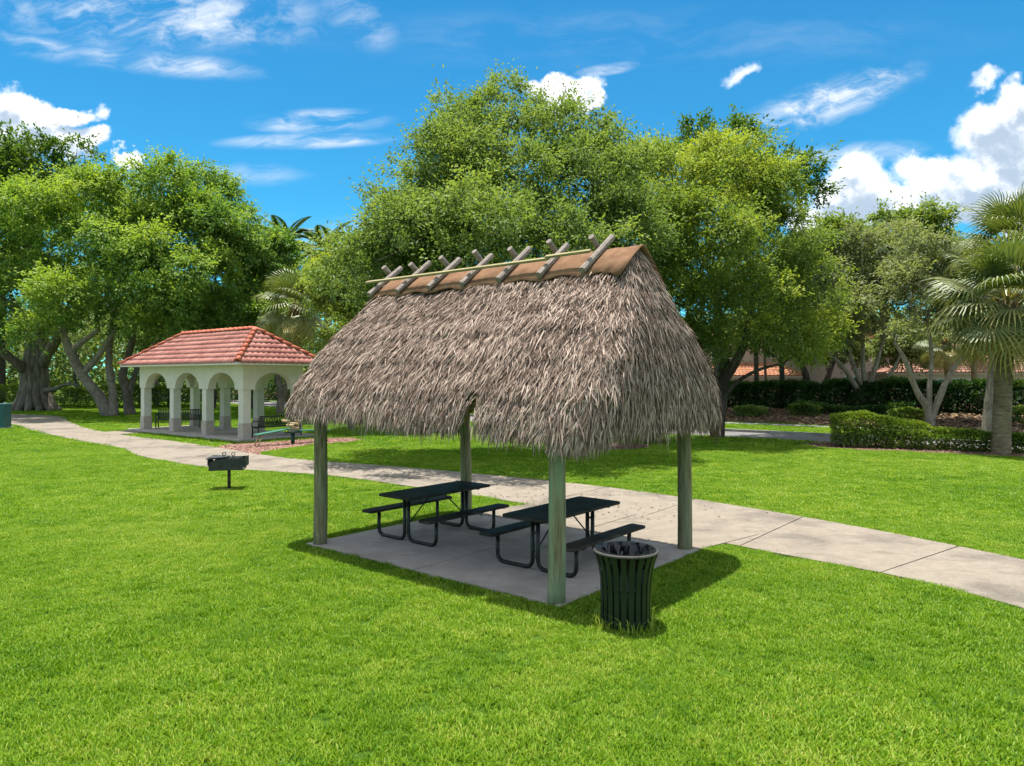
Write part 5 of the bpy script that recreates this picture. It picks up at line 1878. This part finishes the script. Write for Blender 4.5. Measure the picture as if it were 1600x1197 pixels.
def feather_palm(label, base, H, nfr, L, seed, leaf='palm_dark'):
    rng = random.Random(seed)
    t = thing('feather_palm', label, 'palm', (base[0], base[1], 0), 0, 'feather palms behind the pavilion')
    mb = MB()
    mb.tube([(0, 0, -0.1), (0.1, 0, H * .5), (0, 0, H)], [0.24, 0.2, 0.17], 10, 0.05)
    part('trunk', mb, M['palm_trunk'], t, True)
    for k in range(nfr):
        el = R(70 - 95 * (k + .5) / nfr + rng.uniform(-8, 8))
        quads, tn = [], []
        n = 26
        p = np.array([0.0, 0, 0])
        e_ = el
        tint = rng.uniform(0.2, 0.6)
        for i in range(n):
            st = L / n
            d = np.array([math.cos(e_), 0, math.sin(e_)])
            p2 = p + d * st
            up = np.array([-math.sin(e_), 0, math.cos(e_)])
            quads.append([p + [0, -.02, 0], p + [0, .02, 0], p2 + [0, .02, 0], p2 + [0, -.02, 0]])
            tn.append(tint)
            if i > 2:
                ll = 0.85 * math.sin(math.pi * (i / n) ** 0.8) + 0.15
                for sy in (-1, 1):
                    for h_ in (0, .5):
                        pp = p + d * st * h_
                        tp = pp + d * ll * 0.55 + np.array([0, sy * ll * 0.75, 0]) - np.array([0, 0, ll * 0.30]) + up * 0.05
                        mm = (pp + tp) / 2 + np.array([0, 0, 0.05])
                        ww = d * 0.085
                        quads.append([pp, mm + ww, tp, mm - ww])
                        tn.append(tint + rng.uniform(-.15, .15))
            p = p2
            e_ -= R(60 + 22 * rng.random()) / n * (0.5 + i / n)
        o = link('frond', quads_mesh('frond', np.array(quads), M[leaf], np.clip(np.array(tn), 0, 1)), t, (0, 0, H))
        o.rotation_euler = (0, 0, R(k * 137.5 + rng.uniform(-15, 15)))
    return t


p = pt(447, 380, 72)
feather_palm('feather palm rising above the ficus crown behind the pavilion', (p[0], 72), p[2] + 0.2, 22, 3.8, 5)
p = pt(508, 390, 70)
feather_palm('feather palm behind the yellow green small tree, next to the hut', (p[0], 70), p[2] + 0.0, 24, 4.0, 6)


# ------------------------------------------------------------------ hedges and shrubs
def leaf_mass(name, path_pts, width, z0, z1, nleaf, L, mat, seed, round_=0.25, aspect=0.5, tint_top=0.2):
    """leaves filling a clipped band along a line (world xy), heights may vary"""
    rng = np.random.default_rng(seed)
    pp = np.array(path_pts, float)
    seg = np.linalg.norm(np.diff(pp, axis=0), axis=1)
    cum_ = np.concatenate([[0], np.cumsum(seg)])
    t = rng.uniform(0, cum_[-1], nleaf)
    x = np.interp(t, cum_, pp[:, 0])
    y = np.interp(t, cum_, pp[:, 1])
    i = np.clip(np.searchsorted(cum_, t) - 1, 0, len(seg) - 1)
    dirv = (pp[i + 1] - pp[i]) / seg[i][:, None]
    nv = np.stack([-dirv[:, 1], dirv[:, 0]], 1)
    # mostly near the outer surface
    a = rng.uniform(-1, 1, nleaf)
    h = rng.uniform(0, 1, nleaf)
    edge = rng.uniform(size=nleaf)
    a = np.where(edge < 0.42, np.sign(a) * (1 - np.abs(rng.normal(0, .10, nleaf))), a)
    h = np.where((edge > 0.42) & (edge < 0.80), 1 - np.abs(rng.normal(0, .09, nleaf)), h)
    a = a * (1 - round_ * np.clip(h - 0.6, 0, 1) / 0.4)
    bump = np.array([mnoise.fractal(Vector((xx * 0.9, yy * 0.9, hh * 1.5 + seed)), 0.8, 2.0, 3) for xx, yy, hh in zip(x, y, h)])
    zz0 = np.interp(t, np.linspace(0, cum_[-1], len(z0)), z0)
    zz1 = np.interp(t, np.linspace(0, cum_[-1], len(z1)), z1)
    P_ = np.stack([x + nv[:, 0] * a * width / 2 * (1 + .22 * bump), y + nv[:, 1] * a * width / 2 * (1 + .22 * bump), zz0 + (zz1 - zz0) * h * (1 + .13 * bump)], 1)
    D = unit(np.stack([nv[:, 0] * a, nv[:, 1] * a, (h - 0.3) * 0.9], 1) + rng.normal(size=(nleaf, 3)) * 0.55)
    Ls = L * rng.uniform(.6, 1.3, nleaf)
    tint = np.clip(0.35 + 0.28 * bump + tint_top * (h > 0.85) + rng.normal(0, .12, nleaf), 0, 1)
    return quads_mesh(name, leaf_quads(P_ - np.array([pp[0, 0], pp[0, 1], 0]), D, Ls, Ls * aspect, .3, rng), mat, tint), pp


def hedge(name, label, pts, width, z0, z1, nleaf, L, leaf, seed, nstem=20, cat='hedge', group=None, **kw):
    me, pp = leaf_mass('foliage', pts, width, z0, z1, nleaf, L, M[leaf], seed, **kw)
    t = thing(name, label, cat, (pp[0, 0], pp[0, 1], 0), 0, group)
    link('foliage', me, t)
    rng = random.Random(seed)
    mb = MB()
    for k in range(nstem):
        f = rng.uniform(0, len(pp) - 1.001)
        i = int(f)
        c = pp[i] + (pp[i + 1] - pp[i]) * (f - i) - pp[0]
        zb_ = float(np.interp(f / (len(pp) - 1), np.linspace(0, 1, len(z0)), z0))
        zt_ = float(np.interp(f / (len(pp) - 1), np.linspace(0, 1, len(z1)), z1))
        x, y = c[0] + rng.uniform(-.12, .12), c[1] + rng.uniform(-.12, .12)
        mb.tube([(x, y, -0.05 if z0[0] < .5 else zb_ - .3), (x + rng.uniform(-.12, .12), y + rng.uniform(-.12, .12), zb_ + (zt_ - zb_) * .3), (x + rng.uniform(-.3, .3), y + rng.uniform(-.25, .25), zb_ + (zt_ - zb_) * .75)], [0.022, 0.016, 0.008], 5)
    part('stems', mb, M['bark'], t)
    return t


# tall dark hedge behind the pavement, right
hA = berm_a + GV * 7.8
hedge('hedge', 'tall dark green hedge on the mulch berm in front of the houses', [hA[1] + GU * 5, hA[1], hA[2], hA[3], hA[3] * .6 + hA[4] * .4], 2.4, [0.55, 0.55, 0.55], [2.25, 2.3, 2.35, 2.2, 2.2], 46000, 0.24, 'leaf_hedge', 21, 30)
hedge('shrub', 'low sprawling dark shrubs between berm mulch and the fan stemmed tree', [berm_a[2] + GV * 5.0 + GU * -1.5, berm_a[2] + GV * 4.9 + GU * 5], 1.6, [0.35], [1.05, 0.7, 1.1], 4200, 0.2, 'leaf_hedge', 22, 10, 'shrub')
for i, (o1, o2, h, lf, lab) in enumerate([(6.5, 3.6, 0.75, 'leaf_mid', 'loose green shrub on the mulch berm left of the fan stemmed tree'), (1.0, 3.2, 0.6, 'leaf_box', 'bright low plant on the mulch berm between the two pale stemmed trees'), (-4.0, 3.6, 0.8, 'leaf_mid', 'green bush on the mulch berm behind the cabbage palm trunks'), (9.5, 2.6, 0.5, 'leaf_olive', 'small olive plant at the pavement edge of the mulch berm')]):
    c_ = berm_a[2] + GV * o2 - GU * (o1 - 6)
    hedge('shrub', lab, [c_ - GU * .9, c_, c_ + GU * .9], 1.2, [0.28], [0.28 + h * .8, 0.3 + h, 0.28 + h * .7], 1700, 0.17, lf, 120 + i, 8, 'shrub', group='shrubs on the mulch berm')
# clipped bright shrub and its lower wing
hedge('shrub', 'bright clipped rounded shrub with bare stems at the lawn edge', [(12.2, 27.2), (13.3, 26.7), (15.2, 26.0)], 1.5, [0.16, 0.10, 0.06], [1.12, 1.26, 1.15, 0.85], 16000, 0.10, 'leaf_box', 23, 46, 'shrub', round_=0.45)
hedge('shrub', 'low dark green clipped hedge between the bright shrub and the front palm', [(15.2, 25.8), (16.4, 25.2), (18.0, 24.6), (20.5, 23.0)], 1.1, [-0.05], [0.72, 0.62, 0.60, 0.62], 17000, 0.10, 'leaf_box', 24, 20, 'shrub', round_=0.35, tint_top=0.05)
# small bright plant in the mulch ring
hedge('shrub', 'small light green plant in the mulch ring under the hut eave', [(4.6, 27.9), (5.9, 28.2)], 0.8, [0.02], [0.45, 0.3], 900, 0.12, 'leaf_box', 25, 6, 'shrub')
# low hedges at left, behind banyan and pavilion
hedge('hedge', 'yellow green low hedge left of the banyan trunk', [(-58, 63), (-40, 63.5)], 2.2, [0.05], [1.9, 1.7, 1.9], 7500, 0.22, 'leaf_box', 26, 8, group='low hedges behind the ficus trees')
hedge('hedge', 'dull green low hedge between the banyan and the leaning ficus', [(-39, 62.5), (-26, 62)], 2.2, [0.05], [1.5, 1.9, 1.6], 7500, 0.22, 'leaf_mid', 27, 8, group='low hedges behind the ficus trees')
hedge('hedge', 'dark green hedge on the far lawn seen through the pavilion arches', [(-42, 78), (-20, 76), (-4, 70)], 3.0, [0.05], [3.0, 2.6, 3.0], 16000, 0.32, 'leaf_hedge', 28, 8, group='low hedges behind the ficus trees')


# ------------------------------------------------------------------ houses
def gable_box(mb, c, sx, sy, z0, z1):
    mb.box((c[0], c[1], (z0 + z1) / 2), (sx, sy, z1 - z0))


def hip_roof(mb_tiles, mb_deck, c, sx, sy, ze, rise):
    e_ = [(c[0] - sx / 2, c[1] - sy / 2, ze), (c[0] + sx / 2, c[1] - sy / 2, ze), (c[0] + sx / 2, c[1] + sy / 2, ze), (c[0] - sx / 2, c[1] + sy / 2, ze)]
    ins = min(sx, sy) / 2
    if sx >= sy:
        ra, rb = (c[0] - sx / 2 + ins, c[1], ze + rise), (c[0] + sx / 2 - ins - 0.01, c[1], ze + rise)
        sl = ((e_[0], e_[1], ra, rb), (e_[1], e_[2], rb, rb), (e_[2], e_[3], rb, ra), (e_[3], e_[0], ra, ra))
    else:
        ra, rb = (c[0], c[1] - sy / 2 + ins, ze + rise), (c[0], c[1] + sy / 2 - ins - 0.01, ze + rise)
        sl = ((e_[0], e_[1], ra, ra), (e_[1], e_[2], ra, rb), (e_[2], e_[3], rb, rb), (e_[3], e_[0], rb, ra))
    for s_ in sl:
        tile_slope(mb_tiles, *s_, pitch=0.30, course=0.40, wave=0.05)
        mb_deck.add(s_, [(0, 1, 3, 2)] if s_[2] != s_[3] else [(0, 1, 2)])


def window(parent, x, y, z, wd, ht, nx_=2, ny_=2):
    mb = MB()
    for sx in (-1, 1):
        mb.box((x + sx * wd / 2, y - 0.03, z), (0.09, 0.10, ht + 0.09))
    for sz in (-1, 1):
        mb.box((x, y - 0.03, z + sz * ht / 2), (wd - 0.09, 0.10, 0.09))
    for k in range(1, nx_):
        mb.box((x - wd / 2 + wd * k / nx_, y - 0.03, z), (0.06, 0.07, ht - 0.09))
    f = part('window', mb, M['white_trim'], parent)
    mb = MB()
    mb.box((x, y - 0.012, z), (wd - 0.08, 0.016, ht - 0.08))
    part('pane', mb, M['glass'], f)


# two storey pink house
hp = pt(1235, 590, 60)
HRZ = GAZ_RZ
hs1 = thing('house', 'two storey pink house with orange tiled roofs behind the dark hedge', 'house', (hp[0], hp[1], 0.5), HRZ * 0.25)
mb = MB()
gable_box(mb, (-3.6, 3.5), 9.0, 7.0, 0, 5.6)
part('wall', mb, M['house_pink'], hs1)
mb = MB()
gable_box(mb, (5.0, 4.2), 7.6, 7.0, 0, 5.3)
part('wall', mb, M['house_pink'], hs1)
mb = MB()
gable_box(mb, (-2.9, -1.2), 6.4, 2.4, 0, 2.15)
part('wall', mb, M['house_pink'], hs1)
for (c, sx, sy, ze, rise) in (((-3.6, 3.5), 10.0, 8.0, 5.62, 1.6), ((5.0, 4.2), 8.6, 8.0, 5.32, 1.6)):
    mt_, md_ = MB(), MB()
    hip_roof(mt_, md_, c, sx, sy, ze, rise)
    part('roof', mt_, M['tile_orange'], hs1, True)
    part('roof_deck', md_, M['tile_orange'], hs1)
    mb = MB()
    mb.box((c[0], c[1], ze - 0.08), (sx - 0.1, sy - 0.1, 0.14))
    part('fascia', mb, M['white_trim'], hs1)
mt_ = MB()
tile_slope(mt_, (-6.5, -2.7, 2.25), (0.7, -2.7, 2.25), (-6.5, -0.02, 3.35), (-0.9, -0.02, 3.35), 0.3, 0.4, 0.05)
part('roof', mt_, M['tile_orange'], hs1, True)
mb = MB()
mb.box((-2.9, -1.35, 2.17), (7.1, 2.6, 0.14))
part('fascia', mb, M['white_trim'], hs1)
window(hs1, -5.6, 0, 4.3, 1.7, 1.1, 3)
window(hs1, -1.6, 0, 4.3, 1.2, 1.1, 2)
window(hs1, 5.2, 0.7, 1.6, 1.5, 1.2, 2)
# brown roofed house on the right
hq = pt(1540, 590, 54)
hs2 = thing('house', 'single storey cream house with brown tiled hip roof behind the palms', 'house', (hq[0], hq[1], 0.4), HRZ * 0.3)
mb = MB()
gable_box(mb, (2.0, 5.0), 17.0, 9.6, 0, 2.55)
part('wall', mb, M['house_cream'], hs2)
mt_, md_ = MB(), MB()
hip_roof(mt_, md_, (2.0, 5.0), 18.2, 10.8, 2.58, 2.4)
part('roof', mt_, M['tile_house'], hs2, True)
part('roof_deck', md_, M['tile_house'], hs2)
mb = MB()
mb.box((2.0, 5.0, 2.5), (18.0, 10.6, 0.13))
part('fascia', mb, M['white_trim'], hs2)
window(hs2, -2.5, 0.2, 1.5, 1.6, 1.2, 2)
window(hs2, 3.5, 0.2, 1.5, 1.6, 1.2, 2)

# ------------------------------------------------------------------ far woodland that closes the view
rng = np.random.default_rng(31)
nf = 62000
az = rng.uniform(-0.95, 0.95, nf)
dd = rng.uniform(84, 108, nf)
xx, yy = np.sin(az) * dd / np.cos(az * 0.2), np.cos(az * 0.6) * dd
top = np.array([10.8 + 3.4 * mnoise.noise(Vector((a_ * 9.0, d_ * 0.05, 0))) + 1.6 * mnoise.noise(Vector((a_ * 31.0, d_ * 0.12, 4))) for a_, d_ in zip(az, dd)])
zz = top * rng.uniform(0, 1, nf) ** 0.8
P_ = np.stack([xx, yy, zz], 1)
D = unit(rng.normal(size=(nf, 3)) + np.array([0, 0, -.2]))
tint = np.array([0.45 + 0.45 * mnoise.noise(Vector((p[0] * .22, p[1] * .22, p[2] * .35))) for p in P_]) + rng.normal(0, .1, nf)
Ls = rng.uniform(0.5, 1.0, nf)
o = link('woodland', quads_mesh('woodland', leaf_quads(P_, D, Ls, Ls * .6, .3, rng), M['leaf_far'], np.clip(tint, 0, 1)))
o['kind'] = 'stuff'
o['label'] = 'far belt of mixed green trees closing the view behind the park'
